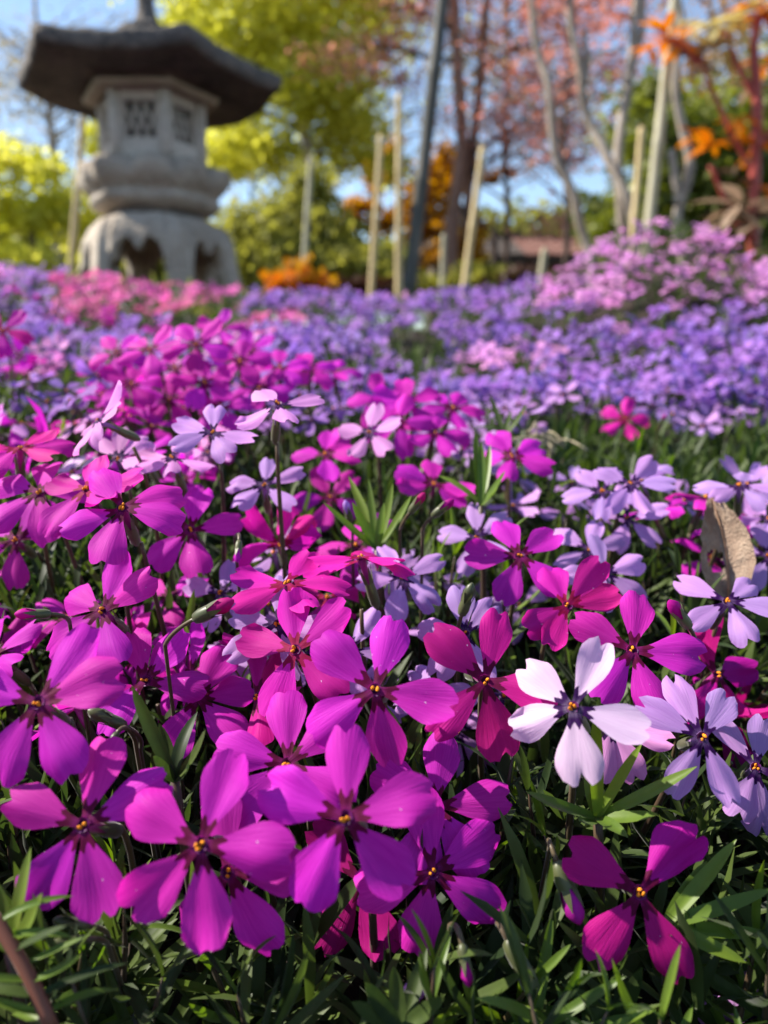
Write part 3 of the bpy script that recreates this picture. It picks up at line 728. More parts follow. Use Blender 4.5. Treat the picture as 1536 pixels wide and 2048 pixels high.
nr = np.stack([rng.normal(0, .3, n), rng.normal(-.1, .3, n), np.ones(n)], 1)
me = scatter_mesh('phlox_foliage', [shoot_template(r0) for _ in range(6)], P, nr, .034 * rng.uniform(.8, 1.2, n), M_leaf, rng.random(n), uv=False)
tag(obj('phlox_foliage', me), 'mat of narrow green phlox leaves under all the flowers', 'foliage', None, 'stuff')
# ------------------------------------------------------------------ buds
def bud_geo(r):
    k, rows = 10, 9
    V = []
    prof = [(.0, 0.05), (.12, .10), (.3, .115), (.5, .15), (.65, .17), (.78, .16), (.9, .11), (.97, .05), (1.0, .005)]
    for t, rr in prof:
        for j in range(k):
            a = 2 * math.pi * j / k + t * 1.8
            q = rr * (1 + .12 * math.cos(5 * (a - t * 1.8)))
            V.append((q * math.cos(a), t, q * math.sin(a)))
    Fs = [(i * k + j, i * k + (j + 1) % k, (i + 1) * k + (j + 1) % k, (i + 1) * k + j) for i in range(rows - 1) for j in range(k)]
    return V, Fs
def budcalyx_geo():
    V, Fs = [], []
    k = 10
    for t, rr in ((-.12, .05), (-.06, .13), (.1, .17), (.28, .17), (.36, .165)):
        for j in range(k):
            a = 2 * math.pi * j / k; V.append((rr * math.cos(a), t, rr * math.sin(a)))
    Fs = [(i * k + j, i * k + (j + 1) % k, (i + 1) * k + (j + 1) % k, (i + 1) * k + j) for i in range(4) for j in range(k)]
    for s in range(5):
        a = 2 * math.pi * s / 5; b = len(V)
        for rr, t, da in ((.168, .34, -.5), (.168, .34, .5), (.19, .52, .32), (.19, .52, -.32), (.215, .74, 0)):
            V.append((rr * math.cos(a + da), t, rr * math.sin(a + da)))
        Fs += [(b, b + 1, b + 2, b + 3), (b + 3, b + 2, b + 4)]
    return V, Fs
ME_BUD = {}
for kd in ('M', 'R', 'L'):
    V, Fs = bud_geo(rnd); ME_BUD[kd] = mesh('furled_petals', V, Fs, PM[kd], [(.35, .75)] * len(V))
V, Fs = bud_geo(rnd); ME_BUD['G'] = mesh('furled_petals', V, Fs, M_calyx)
V, Fs = budcalyx_geo(); ME_BC = mesh('calyx', V, Fs, M_calyx)
def bud(kd, bx, by, tx, ty, d, stem_px, label, group='flower buds'):
    A, B = pix(bx, by, d), pix(tx, ty, d - .002)
    S = pix(*stem_px, d + .006)
    base = Vector((S.x, S.y + .010, min(S.z, soil(S.x, S.y) + .01)))
    root = empty('phlox_bud', base, label, 'flower bud', group)
    L = (B - A).length
    m = Matrix.Translation(A - base) @ frame(B - A, -FWD) @ Matrix.Scale(L, 4)
    obj('furled_petals', ME_BUD[kd], root, m); obj('calyx', ME_BC, root, m)
    p = bez(A, A - (B - A) * .7, S, 8) + [base.lerp(S, .5), base]
    tube('stem', [q - base for q in p], [.0004] * len(p), M_stem, root, 6)
bud('R', 395, 1235, 468, 1200, .135, (330, 1290), 'crimson bud in a hairy grey green calyx beside the shaded lilac flower')
bud('R', 95, 1228, 28, 1228, .135, (140, 1250), 'pink tipped bud pointing away from the magenta flower with raised petals')
bud('R', 822, 1022, 850, 985, .178, (800, 1060), 'pink bud under the crimson tubed flower, the upper of two')
bud('R', 868, 1030, 908, 998, .176, (845, 1070), 'fat crimson bud under the crimson tubed flower, the lower of two')
bud('R', 1375, 1250, 1338, 1200, .142, (1385, 1300), 'purple crimson bud standing between the deep purple flower and the lilac one')
bud('M', 1118, 1735, 1160, 1850, .118, (1100, 1690), 'drooping magenta bud on a hooked stem beside the torn magenta flower')
bud('M', 925, 1895, 938, 1975, .108, (900, 1850), 'magenta bud hanging straight down under the deep magenta flower')
bud('L', 785, 2035, 848, 1960, .112, (760, 2060), 'lilac bud poking out of the dark leaves at the bed edge')
bud('G', 1020, 1890, 1075, 1995, .112, (1000, 1860), 'closed grey green bud drooping between dark leaves')
bud('G', 925, 1225, 945, 1165, .15, (915, 1270), 'closed green bud among small lilac flowers')
bud('M', 478, 1085, 474, 1125, .165, (470, 1075), 'tiny dark bud under the upright magenta flower')
bud('G', 245, 1450, 175, 1420, .125, (280, 1500), 'plump green bud beside the speckled flower, pointing sideways')
bud('G', 232, 1470, 205, 1520, .122, (270, 1480), 'round green bud nodding beneath the sideways bud')
bud('G', 165, 1880, 95, 1890, .104, (215, 1890), 'brownish green bud nodding on a purple stem below the front flowers')
bud('G', 170, 1850, 105, 1840, .106, (215, 1870), 'brownish green bud next to the nodding one below the front flowers')
bud('R', 1320, 848, 1332, 828, .30, (1315, 870), 'round crimson bud near the vivid pink flower')
bud('L', 700, 1040, 690, 1000, .19, (705, 1075), 'slim lilac bud between leaf blades')

# dry fallen leaf
M_dry = rough_mat('dry_leaf_skin', (.24, .165, .12), (.36, .27, .20), (.13, .08, .05), 7, .5, .02, .8)
A, T = pix(1456, 1195, .192), pix(1420, 985, .197)
V, UVs = [], []
rows, cols = 34, 21
for i in range(rows):
    t = i / (rows - 1)
    w = float(np.interp(t, [0, .15, .35, .6, .8, .93, 1], [.12, .20, .235, .20, .12, .055, .006]))
    for j in range(cols):
        s = -1 + 2 * j / (cols - 1)
        V.append((s * w * (1 + .10 * mnoise.noise(Vector((t * 9, s, 0)))) + .05 * math.sin(t * 3), t + .02 * mnoise.noise(Vector((t * 20, s * 5, 3))), .16 * s * s * w / .2 + .035 * math.sin(t * 7 + s * 2) - .12 * t * t + .03 * mnoise.noise(Vector((t * 7, s * 3, 8)))))
Fs = [f for f in grid_faces(rows, cols) if ((f[0] // cols - 11) / 4.2) ** 2 + ((f[0] % cols - 5.5) / 3.2) ** 2 + .5 * mnoise.noise(Vector((f[0] // cols * .5, f[0] % cols * .5, 0))) > .8]
root = empty('dry_leaf', A, 'dry beige fallen leaf with a torn hole standing upright in the flowers', 'leaf')
m = frame(T - A, (-FWD + RIGHT * -.35).normalized()) @ Matrix.Scale((T - A).length, 4)
obj('blade', mesh('blade', V, Fs, M_dry), root, m)
M_rib = rough_mat('dry_midrib', (.26, .15, .09), (.34, .2, .12), (.2, .1, .06), 200, .2, .0003, .8)
tube('midrib', [m @ Vector((.05 * math.sin(t * 3), t, -.12 * t * t + .010 + .035 * math.sin(t * 7) + .03 * mnoise.noise(Vector((t * 7, 0, 8))))) for t in [i / 11 for i in range(12)]], [.00035 - .00002 * i for i in range(12)], M_rib, root, 5)

# ------------------------------------------------------------------ stone lantern
M_stone = rough_mat('pale_granite', (.42, .385, .34), (.55, .50, .45), (.28, .25, .22), 9, .5, .012, .9)
M_stone_mid = rough_mat('weathered_granite', (.30, .25, .20), (.46, .40, .33), (.18, .145, .115), 8, .8, .016, .9)
M_stone_dark = rough_mat('roof_granite', (.065, .060, .058), (.15, .13, .115), (.26, .21, .17), 9, .9, .016, .92)
M_hole = rough_mat('shaded_hollow_stone', (.03, .03, .03), (.05, .048, .045), (.06, .055, .05), 20, .4, .01, .95)  # near-black colour painted in for the shade of the hollow behind the lattice
LD = 2.4
LX, LY = -.666, 2.363
LROT = RAD(31)
def lz(py, depth=LD): return (pix(300, py, depth)).z
def hexdir(a): return (math.sin(a), -math.cos(a))           # a = 0 faces the camera, positive to +X
def hexr(a, sharp=1.0):
    """radius of a unit hexagon (corner radius 1) at angle a from a corner"""
    m = (a + math.pi / 6) % (math.pi / 3) - math.pi / 6      # distance to nearest corner
    h = math.cos(math.pi / 6) / math.cos(math.pi / 6 - abs(m))
    return sharp * h + (1 - sharp) * .955
root = empty('stone_lantern', (LX, LY, soil(LX, LY)), 'old hexagonal stone garden lantern with wide dark roof and arched legs', 'lantern')
Z0 = root.location.z
root.scale = (.93, .93, .891); root.location.z += .010
def hexloft(name, prof, mat, sharp=1., k=72, lift=0, rough_=0., mod=None):
    V = []
    for i, (rr, z) in enumerate(prof):
        for j in range(k):
            a = 2 * math.pi * j / k
            r_ = rr * hexr(a, sharp); zz = z
            c = abs(((a + math.pi / 6) % (math.pi / 3) - math.pi / 6)) / (math.pi / 6)
            if lift: zz += lift * (rr / .40) ** 3 * (1 - c) ** 2.2
            if mod: r_, zz = mod(i, a, r_, zz)
            x, y = hexdir(a + LROT)
            p = Vector((x * r_, y * r_, zz))
            if rough_: p += rough_ * mnoise.noise_vector(p * 22)
            V.append((p.x, p.y, p.z - Z0))
    n = len(prof)
    Fs = [(i * k + j, i * k + (j + 1) % k, (i + 1) * k + (j + 1) % k, (i + 1) * k + j) for i in range(n - 1) for j in range(k)]
    me = mesh(name, V, Fs, mat)
    o = obj(name, me, root)
    return o
# roof: eave, soffit, top slopes
zc = .905
roof_o = hexloft('roof', [(.165, .852), (.20, .852), (.215, .868), (.24, .870), (.385, .860), (.397, .862), (.404, .872), (.404, .903), (.398, .910), (.385, .914), (.34, .922), (.27, .938), (.20, .962), (.15, .990), (.11, 1.02), (.09, 1.03), (.07, 1.034), (.0, 1.036)], M_stone_dark, .98, 96, .018, .005)
hexloft('soffit_ring', [(.16, .838), (.205, .834), (.212, .850), (.16, .852)], M_stone_mid, 1, 72, 0, .002)
V, Fs = lathe([(.085, 1.025), (.088, 1.042), (.06, 1.052), (.036, 1.075), (.026, 1.11), (.024, 1.15), (.034, 1.18), (.055, 1.21), (.055, 1.24), (.03, 1.275), (.01, 1.30), (.001, 1.31)], 20)
V = [(a, b, c - Z0) for a, b, c in V]
obj('finial', mesh('finial', V, Fs, M_stone_dark), root)
# light chamber: core, corner posts, rails and carved lattice panels
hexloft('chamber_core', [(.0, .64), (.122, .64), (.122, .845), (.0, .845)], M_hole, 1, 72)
RC = .152
def hexpt(a, r): x, y = hexdir(a + LROT); return Vector((x * r, y * r, 0))
def boxmesh(name, O, ex, ey, ez, mat, parent, bev=0):
    V = [O + sx * ex + sy * ey + sz * ez for sz in (-1, 1) for sy in (-1, 1) for sx in (-1, 1)]
    Fs = [(0, 2, 3, 1), (4, 5, 7, 6), (0, 1, 5, 4), (2, 6, 7, 3), (0, 4, 6, 2), (1, 3, 7, 5)]
    return obj(name, mesh(name, V, Fs, mat, smooth_shade=False), parent)
for f in range(6):
    a0, a1 = f * math.pi / 3, (f + 1) * math.pi / 3
    A_, B_ = hexpt(a0, RC), hexpt(a1, RC); ex = (B_ - A_); wid = ex.length; ex = ex.normalized(); mid = (A_ + B_) / 2
    nrm = mid.normalized(); zz = Vector((0, 0, 1))
    cz = (.64 + .842) / 2 - Z0; hh = .101
    st = hh * 2
    # corner post, head rail and sill are proud of the carved panel
    tube('corner_post', [A_ * .97 + zz * (cz - hh), A_ * .97 + zz * (cz + hh)], [.020, .020], M_stone, root, 8)
    th = .012
    boxmesh('head_rail', mid - nrm * th + zz * (cz + hh - .018), ex * (wid / 2 - .012), nrm * th * .98, zz * .018, M_stone, root)
    boxmesh('sill_rail', mid - nrm * th + zz * (cz - hh + .030), ex * (wid / 2 - .012), nrm * th * .98, zz * .030, M_stone, root)
    for s in (-1, 1):
        boxmesh('side_stile', mid - nrm * th + ex * s * (wid / 2 - .022) + zz * (cz + .012), ex * .009, nrm * th * .95, zz * (hh - .05), M_stone, root)
    pan = bpy.data.objects.new('lattice_panel', None); link(pan, root)
    pw, phh = wid / 2 - .032, hh - .046
    for q in range(3):
        u = -1 + 2 * (q + .5) / 3
        for sg in (-1, 1):
            # diagonal lattice bars
            c0 = mid - nrm * .022 + zz * (cz + .012) + ex * (u * pw)
            V, Fs = tube_data([c0 + ex * (-.022 * sg) - zz * (phh * .96), c0 + ex * (.022 * sg) + zz * (phh * .96)], [.0055, .0055], 6)
            obj('lattice_bar', mesh('lattice_bar', V, Fs, M_stone), pan)
# lotus platform
def lotus(i, a, r_, zz):
    w = abs(math.sin(a * 5))
    if 6 <= i <= 10: r_ *= .93 + .11 * w ** .6
    if 7 <= i <= 10: zz -= .030 * (1 - w ** .5)
    if 2 <= i <= 4: r_ *= 1 + .02 * abs(math.sin(a * 3 + .5))
    return r_, zz
hexloft('lotus_platform', [(.0, .492), (.150, .492), (.185, .502), (.205, .518), (.207, .532), (.196, .540), (.205, .552), (.226, .578), (.238, .605), (.232, .628), (.205, .640), (.185, .634), (.0, .636)], M_stone_mid, .55, 144, 0, .006, lotus)
hexloft('neck_ring', [(.0, .478), (.150, .478), (.156, .487), (.150, .497), (.0, .497)], M_stone_dark, .4, 72, 0, .003)
# pedestal: six legs with cusped arches
PR = [(.145, .482), (.172, .478), (.20, .466), (.222, .445), (.238, .415), (.246, .38), (.252, .33), (.262, .27), (.275, .20), (.285, .12)]
def prad(z): return float(np.interp(-z, [-q[1] for q in PR], [q[0] for q in PR]))
def zlow(a):
    if abs(a) > .66: return .06
    t = abs(a) / .66
    return .400 - .044 * math.exp(-(a / .13) ** 2) - .03 * t ** 2 - .07 * t ** 8
V, Fs = [], []
for f in range(6):
    def P_(a, z, off):
        r_ = prad(z) - off
        A_, B_ = hexpt(f * math.pi / 3, 1), hexpt((f + 1) * math.pi / 3, 1)
        p = A_.lerp(B_, (a + 1) / 2) * r_
        rd = r_ * .955 / max(p.length, 1e-6)
        p = p * (.86 + .14 * rd)
        p.z = z; p += .004 * mnoise.noise_vector(p * 20)
        return (p.x, p.y, p.z - Z0)
    for (s0, s1, nn) in ((-1, -.6601, 6), (-.6599, .6599, 26), (.6601, 1, 6)):
        aa = [s0 + (s1 - s0) * i / (nn - 1) for i in range(nn)]; R_ = 14
        b = len(V)
        for off in (0, .055):
            for a in aa:
                for j in range(R_):
                    z = zlow(a) + (.482 - zlow(a)) * j / (R_ - 1); V.append(P_(a, z, off))
        m = nn * R_
        for i in range(nn - 1):
            for j in range(R_ - 1):
                q = b + i * R_ + j; Fs.append((q, q + R_, q + R_ + 1, q + 1)); Fs.append((q + m, q + m + 1, q + m + R_ + 1, q + m + R_))
            q = b + i * R_; Fs.append((q, q + m, q + m + R_, q + R_))
        for i in (0, nn - 1):
            for j in range(R_ - 1):
                q = b + i * R_ + j; Fs.append((q, q + 1, q + 1 + m, q + m))
o = obj('pedestal', mesh('pedestal', V, Fs, M_stone_mid), root)

# ------------------------------------------------------------------ background plants
def leaf_quads(centers, size, aspect=.55, flat=0., tint=None):
    n = len(centers)
    nr = np.stack([rng.normal(0, 1, n) * (1 - flat), rng.normal(0, 1, n) * (1 - flat), rng.normal(0, 1, n) * (1 - flat) + flat * 1.2], 1) + 1e-6
    M = mats_from(nr, rng.uniform(0, 6.283, n))
    s = size * rng.uniform(.6, 1.3, n)
    T = np.array([[0, -.5, 0], [aspect * .5, .05, .08], [0, .5, 0], [-aspect * .5, .05, .08]])
    P = np.einsum('nij,vj->nvi', M, T) * s[:, None, None] + centers[:, None, :]
    Q = np.arange(4 * n).reshape(n, 4)
    return P.reshape(-1, 3), Q, np.repeat(rng.random(n) if tint is None else tint, 4)
def cloud(blobs, count, clump=.22):
    """leaf centres: clumps spread through ellipsoids given in photo pixels (px, py, depth, rx, ry)"""
    tot = sum(b[3] * b[4] for b in blobs); out = []; tn = []
    for px, py, d, rx, ry in blobs:
        k = max(3, int(count * rx * ry / tot)); C = np.array(pixv(px, py, d)); R = np.array([rx, (rx + ry) * .45, ry]) * d / F
        nc = max(5, k // 70)
        u = rng.normal(0, 1, (nc, 3)); u /= np.linalg.norm(u, axis=1, keepdims=True)
        cc = u * (rng.random((nc, 1)) ** .45) * R + C
        w = rng.integers(0, nc, k)
        tj = rng.random(nc)
        out.append(cc[w] + rng.normal(0, 1, (k, 3)) * R * clump * .8); tn.append((tj[w] * .6 + rng.random(k) * .4))
    return np.concatenate(out), np.concatenate(tn)
def crown(name, blobs, count, size, mat, parent, aspect=.55, flat=0., clump=.22):
    c, t = cloud(blobs, count, clump); V, Q, tt = leaf_quads(c, size, aspect, flat, t)
    o = obj(name, np_mesh(name, V - np.array(parent.location), Q, mat, None, tt), parent); return o
def limb(name, pxs, d, radii_px, mat, parent, k=8, jitter=.0):
    """tapered limb along photo points (px, py[, depth])"""
    pts = []
    for q in pxs: pts.append(pixv(q[0], q[1], q[2] if len(q) > 2 else d))
    # densify with slight wander
    P, R = [], []
    m = len(pts)
    for i in range(m - 1):
        r0_, r1_ = (radii_px[i], radii_px[i + 1])
        for s in range(5):
            t = s / 5; p = pts[i].lerp(pts[i + 1], t)
            p = p + mnoise.noise_vector(p * 4) * jitter
            P.append(p); R.append((r0_ + (r1_ - r0_) * t) * d / F * (1 + .08 * math.sin(9 * t + i)))
    P.append(pts[-1]); R.append(radii_px[-1] * d / F)
    return tube(name, [p - Vector(parent.location) for p in P], R, mat, parent, k)
def ground_at(px, d):
    x = pixv(px, 600, d).x; y = d
    return Vector((x, y, soil(x, y)))
def gp(px, d):
    """photo point where the ground lies under column px at depth d"""
    G = ground_at(px, d); return proj(G)[:2]
B_grey = rough_mat('pale_grey_bark', (.26, .21, .17), (.46, .39, .32), (.13, .10, .08), 14, .6, .01, .9, (1, 1, .3))
B_dark = rough_mat('dark_brown_bark', (.055, .035, .028), (.10, .065, .05), (.16, .11, .09), 12, .8, .02, .9, (1, 1, .3))
B_red = rough_mat('red_brown_bark', (.18, .10, .075), (.28, .16, .12), (.10, .055, .04), 10, .7, .02, .9, (1, 1, .25))
B_bam = rough_mat('dry_bamboo', (.52, .39, .19), (.66, .53, .29), (.38, .27, .13), 10, .2, .004, .55, (1, 1, .15))
B_bamg = rough_mat('grey_bamboo', (.36, .33, .22), (.50, .46, .32), (.26, .23, .15), 10, .2, .004, .6, (1, 1, .15))
B_bamd = rough_mat('dark_pole', (.04, .042, .036), (.09, .088, .075), (.16, .14, .11), 8, .3, .006, .6, (1, 1, .15))
F_lime = leaf_mat('lime_maple_leaf', (0.4, 0.4, 0.05), (0.68, 0.65, 0.15), 0.6, .2, .6, 2., 0)
F_green = leaf_mat('mid_green_leaf', (0.13, 0.14, 0.03), (0.36, 0.34, 0.07), 0.5, .2, .6, 2., 0)
F_deep = leaf_mat('evergreen_leaf', (0.04, 0.065, 0.01), (0.28, 0.3, 0.04), 0.4, .35, .45, 3., 0)
F_red = leaf_mat('red_maple_leaf', (0.36, 0.13, 0.1), (0.58, 0.32, 0.26), 0.55, .2, .6, 2., 0)
F_gold = leaf_mat('bronze_leaf', (0.3, 0.13, 0.015), (0.55, 0.3, 0.03), 0.48, .2, .6, 2., 0)
F_orange = leaf_mat('orange_leaf', (.46, .11, .010), (.68, .25, .018), .42, .3, .5, 6., 0)
F_cream = leaf_mat('cream_leaf', (.42, .33, .12), (.62, .52, .22), .36, .3, .5, 6., 0)
F_dusk = leaf_mat('dusky_pink_leaf', (.16, .11, .07), (.34, .24, .17), .3, .3, .5, 6., 0)
F_grey = leaf_mat('grey_twig_leaf', (.20, .19, .15), (.36, .33, .24), .4, .2, .6, 2., 0)

def tree(name, label, base_px, d, trunk, tr, bark, group=None, cat='tree', jitter=.01):
    root = empty(name, ground_at(base_px, d), label, cat, group)
    g_ = gp(base_px, d)
    if trunk: limb('trunk', [g_] + trunk, d, tr, bark, root, 10, jitter)
    return root
# lime green maple behind the lantern
t = tree('maple_tree', 'tall maple in fresh lime green leaf behind the stone lantern', 622, 6.5, [(616, 450), (618, 330), (600, 180), (560, 20), (520, -160)], [10, 9, 9, 8, 6, 4], B_grey)
for pts in ([(618, 330), (700, 210), (760, 120), (800, 20)], [(600, 180), (500, 120), (430, 90)], [(610, 250), (520, 220), (450, 240)], [(560, 20), (640, -60), (720, -140)]):
    limb('limb', pts, 6.5, [5, 4, 3, 1.5][:len(pts)], B_dark, t, 6, .03)
crown('crown', [(520, 40, 6.4, 150, 80), (640, 80, 6.6, 130, 90), (470, 170, 6.8, 90, 70), (620, 200, 6.4, 120, 60), (540, 300, 6.7, 130, 45), (690, 240, 6.6, 80, 60), (440, 300, 6.2, 60, 50), (560, -110, 6.5, 260, 90), (720, -40, 6.9, 90, 60), (720, 330, 6.8, 70, 35), (400, 60, 6.9, 60, 60)], 20000, .06, F_lime, t, .7, .25, .4)
# red maple
t = tree('red_maple_tree', 'red leaved maple with two dark reddish trunks behind the bamboo stakes', 905, 6.0, [(900, 480), (925, 300), (915, 120), (905, -60)], [15, 13, 12, 11, 9], B_red)
limb('trunk', [(930, 480), (945, 300), (960, 140), (975, 20), (990, -120)], 6.1, [9, 9, 8, 7, 6], B_red, t, 8, .03)
for pts in ([(915, 120), (820, 110), (740, 90), (650, 120)], [(945, 300), (1040, 250), (1120, 200), (1200, 180)], [(940, 340), (1010, 300), (1060, 310)], [(915, 60), (820, 20), (760, 10)], [(960, 140), (1060, 90), (1150, 70)], [(905, 400), (1010, 480), (1100, 420)]):
    limb('limb', pts, 6.0, [5, 3.5, 2.5, 1.2][:len(pts)], B_dark, t, 6, .03)
crown('crown', [(690, 125, 5.8, 75, 26), (770, 70, 6.1, 65, 32), (830, 20, 6, 80, 36), (1010, 215, 5.9, 80, 26), (1090, 180, 6.1, 90, 30), (1050, 270, 5.8, 90, 32), (1130, 250, 6, 70, 26), (1010, 330, 6.1, 50, 20), (1140, 330, 6, 60, 24), (1100, 430, 6.1, 60, 22), (1080, 470, 6.2, 70, 12), (1000, 60, 6.2, 70, 26), (1120, 60, 6.2, 90, 34), (940, -70, 6, 240, 60), (820, 180, 6.1, 50, 22), (880, 240, 6.2, 40, 20), (1230, 130, 6.1, 60, 30)], 8500, .042, F_red, t, .5, .5, .5)
# bronze young growth
t = tree('bronze_tree', 'bronze leaved sapling between the bamboo stakes', 880, 7.2, [(880, 460), (885, 330)], [6, 5, 2], B_dark)
crown('crown', [(895, 340, 7.2, 60, 46), (870, 420, 7.2, 60, 50), (770, 330, 7.4, 50, 40), (910, 480, 7.2, 70, 50), (790, 440, 7.3, 60, 40), (1000, 350, 7.3, 34, 14), (720, 420, 7.4, 40, 30)], 5200, .07, F_gold, t, .7, .2, .26)
# green shrubs between lantern and stakes
for nm, lb, px, d, bl, cnt, sz, mt in (
    ('green_shrub', 'loose green shrub just beyond the lantern legs', 560, 4.6, [(520, 470, 4.6, 70, 50), (560, 540, 4.5, 90, 60), (640, 500, 4.7, 80, 60), (600, 400, 4.8, 60, 45), (690, 540, 4.6, 80, 50)], 9000, .055, F_green),
    ('yellow_green_shrub', 'yellow green shrub on the sunny flank of the lantern', 60, 4.2, [(70, 340, 4.2, 70, 50), (60, 440, 4.2, 90, 70), (150, 440, 4.4, 70, 60), (30, 520, 4.1, 100, 50), (190, 300, 4.5, 30, 55), (-60, 400, 4.2, 90, 110), (200, 500, 4.5, 60, 50)], 5200, .05, F_lime),
    ('low_shrub', 'low green shrub in front of the brown roofed hut', 985, 5.5, [(990, 560, 5.5, 60, 32), (1060, 585, 5.4, 70, 26), (920, 580, 5.6, 60, 32), (860, 585, 5.6, 60, 30), (780, 580, 5.6, 70, 36)], 5000, .055, F_green),
    ('evergreen_shrub', 'dense evergreen shrub behind the pale grey trunks', 1340, 3.9, [(1330, 260, 3.9, 100, 70), (1440, 330, 3.9, 110, 90), (1250, 430, 4, 60, 60), (1350, 420, 3.8, 90, 90), (1480, 470, 3.8, 90, 80), (1220, 470, 3.9, 36, 40), (1560, 300, 4, 110, 140), (1300, 520, 3.9, 100, 50)], 16000, .05, F_deep),
    ):
    t = tree(nm, lb, px, d, [(px + 4, 480), (px + 10, 420)], [8, 7, 3], B_dark, None, 'shrub')
    crown('crown', bl, cnt, sz, mt, t, .6, .1, .36)
# thin twiggy saplings filling the sky between the trunks
rb = random.Random(8)
for (bx, dd, top, lb, mt, fm) in ((1130, 5.2, -40, 'thin brown twigged sapling among the red maple sprays', B_dark, F_red), (1010, 6.8, -60, 'thin sapling with sparse gold leaves behind the leaning stake', B_dark, F_gold), (1420, 5.0, -40, 'twiggy brown sapling behind the evergreen shrub', B_grey, F_gold), (740, 7.6, -20, 'slim dark sapling behind the yellow stakes', B_dark, F_lime)):
    t = tree('sapling', lb, bx, dd, [(bx + 6, 420), (bx - 4, 260), (bx + 8, 120), (bx, top)], [6, 6, 5, 4, 2.5], mt)
    for i in range(22):
        y0 = rb.uniform(-20, 400); sg = rb.choice((-1, 1)); L = rb.uniform(60, 150)
        limb('twig', [(bx, y0), (bx + sg * L * .5, y0 - L * .35, dd + rb.uniform(-.3, .3)), (bx + sg * L, y0 - L * rb.uniform(.4, 1.0), dd + rb.uniform(-.5, .5))], dd, [2.6, 1.8, .7], mt, t, 5, .04)
    crown('crown', [(bx, 60, dd, 130, 90), (bx, 220, dd, 120, 90), (bx, -40, dd, 130, 60)], 1500, .05, fm, t, .5, .3, .45)
# pale bare tree with thin grey twigs
t = tree('bare_tree', 'leafless pale tree with fine twigs against the sky behind the lantern', 110, 8.5, [(115, 420), (105, 280), (90, 150), (70, 20), (60, -120)], [9, 8, 7, 5, 4, 2], B_grey)
rb = random.Random(4)
for i in range(46):
    y0 = rb.uniform(60, 400); x0 = 105 - (400 - y0) * .09 + 6; sg = rb.choice((-1, 1)); L = rb.uniform(60, 170)
    limb('twig', [(x0, y0), (x0 + sg * L * .45, y0 - L * .4, 8.5 + rb.uniform(-.5, .5)), (x0 + sg * L, y0 - L * rb.uniform(.5, 1.0), 8.5 + rb.uniform(-.8, .8))], 8.5, [2.2, 1.4, .6], B_grey, t, 5, .05)
crown('crown', [(70, 260, 8.5, 110, 100), (150, 230, 8.6, 70, 90), (40, 120, 8.5, 90, 80), (190, 60, 8.7, 80, 40), (300, 40, 8.8, 70, 30)], 2600, .05, F_grey, t, .35, 0, .4)
# grey stemmed multi trunk tree
t = tree('grey_stemmed_tree', 'slender tree of crooked pale grey stems rising behind the orchid mound', 1200, 3.1, [(1188, 520), (1150, 410), (1112, 300), (1098, 190), (1075, 80), (1052, -40)], [10, 9, 8.5, 8, 7.5, 7, 6], B_grey, jitter=.05)
limb('stem', [gp(1285, 3.15), (1262, 480), (1238, 390), (1200, 260), (1178, 170), (1155, 60), (1138, -40)], 3.15, [10, 9, 9, 8.5, 8, 7.5, 7], B_grey, t, 8, .05)
limb('stem', [(1178, 170), (1180, 110), (1172, 60)], 3.15, [7, 6, 5], B_grey, t, 8, .03)
limb('stem', [gp(1240, 3.2), (1238, 400), (1240, 300), (1252, 180), (1256, 90), (1272, -40)], 3.2, [9, 9, 9, 9, 8, 7], B_grey, t, 8, .03)
limb('stem', [(1246, 165), (1266, 100), (1276, 60), (1280, -20)], 3.2, [7, 7, 6, 5], B_grey, t, 8, .03)
limb('stem', [gp(1352, 3.0), (1358, 470), (1376, 330), (1368, 220), (1352, 110), (1350, -20)], 3.0, [9, 9, 9, 8, 8, 7], B_grey, t, 8, .04)
limb('stem', [(1358, 410), (1350, 360), (1342, 300)], 3.0, [8, 8, 7], B_grey, t, 8, .004)
crown('crown', [(1100, -60, 3.2, 120, 50), (1250, -60, 3.2, 140, 40), (1200, 30, 3.6, 90, 26)], 900, .035, F_red, t, .5, .4, .3)
# orange shrub with red stems, large leaves each told apart
def broad_leaf(r, aspect=.32):
    V = []
    for i in range(6):
        t_ = i / 5; w = aspect * math.sin(math.pi * min(1, t_ * .93 + .05)) ** .8
        for s in (-1, 0, 1): V.append((s * w * .5, t_, .10 * abs(s) * w - .25 * t_ * t_))
    return V, grid_faces(6, 3)
BL = {}
for nm, mt in (('o', F_orange), ('c', F_cream), ('d', F_dusk)):
    V, Fs = broad_leaf(rnd); BL[nm] = mesh('leaf', V, Fs, mt)
t = tree('orange_shrub', 'shrub with red stems and whorls of orange and cream young leaves', 1500, 2.4, [(1505, 480), (1508, 330), (1512, 200), (1508, 90), (1530, -20)], [10, 10, 10, 10, 8, 6], leaf_mat('red_stem_skin', (.26, .035, .03), (.42, .08, .06), .05, .3, .5, 8, 0), None, 'shrub')
redb = t.children[0].data.materials[0]
for pts in ([(1508, 350), (1460, 260), (1420, 170), (1400, 110)], [(1512, 200), (1470, 120), (1450, 60)], [(1505, 440), (1450, 400), (1420, 330)], [(1508, 300), (1560, 240), (1600, 200)], [(1505, 470), (1470, 450), (1450, 440)], [(1400, 130), (1360, 90), (1330, 80)]):
    limb('limb', pts, 2.4, [6, 5, 4, 3][:len(pts)], redb, t, 6, .004)
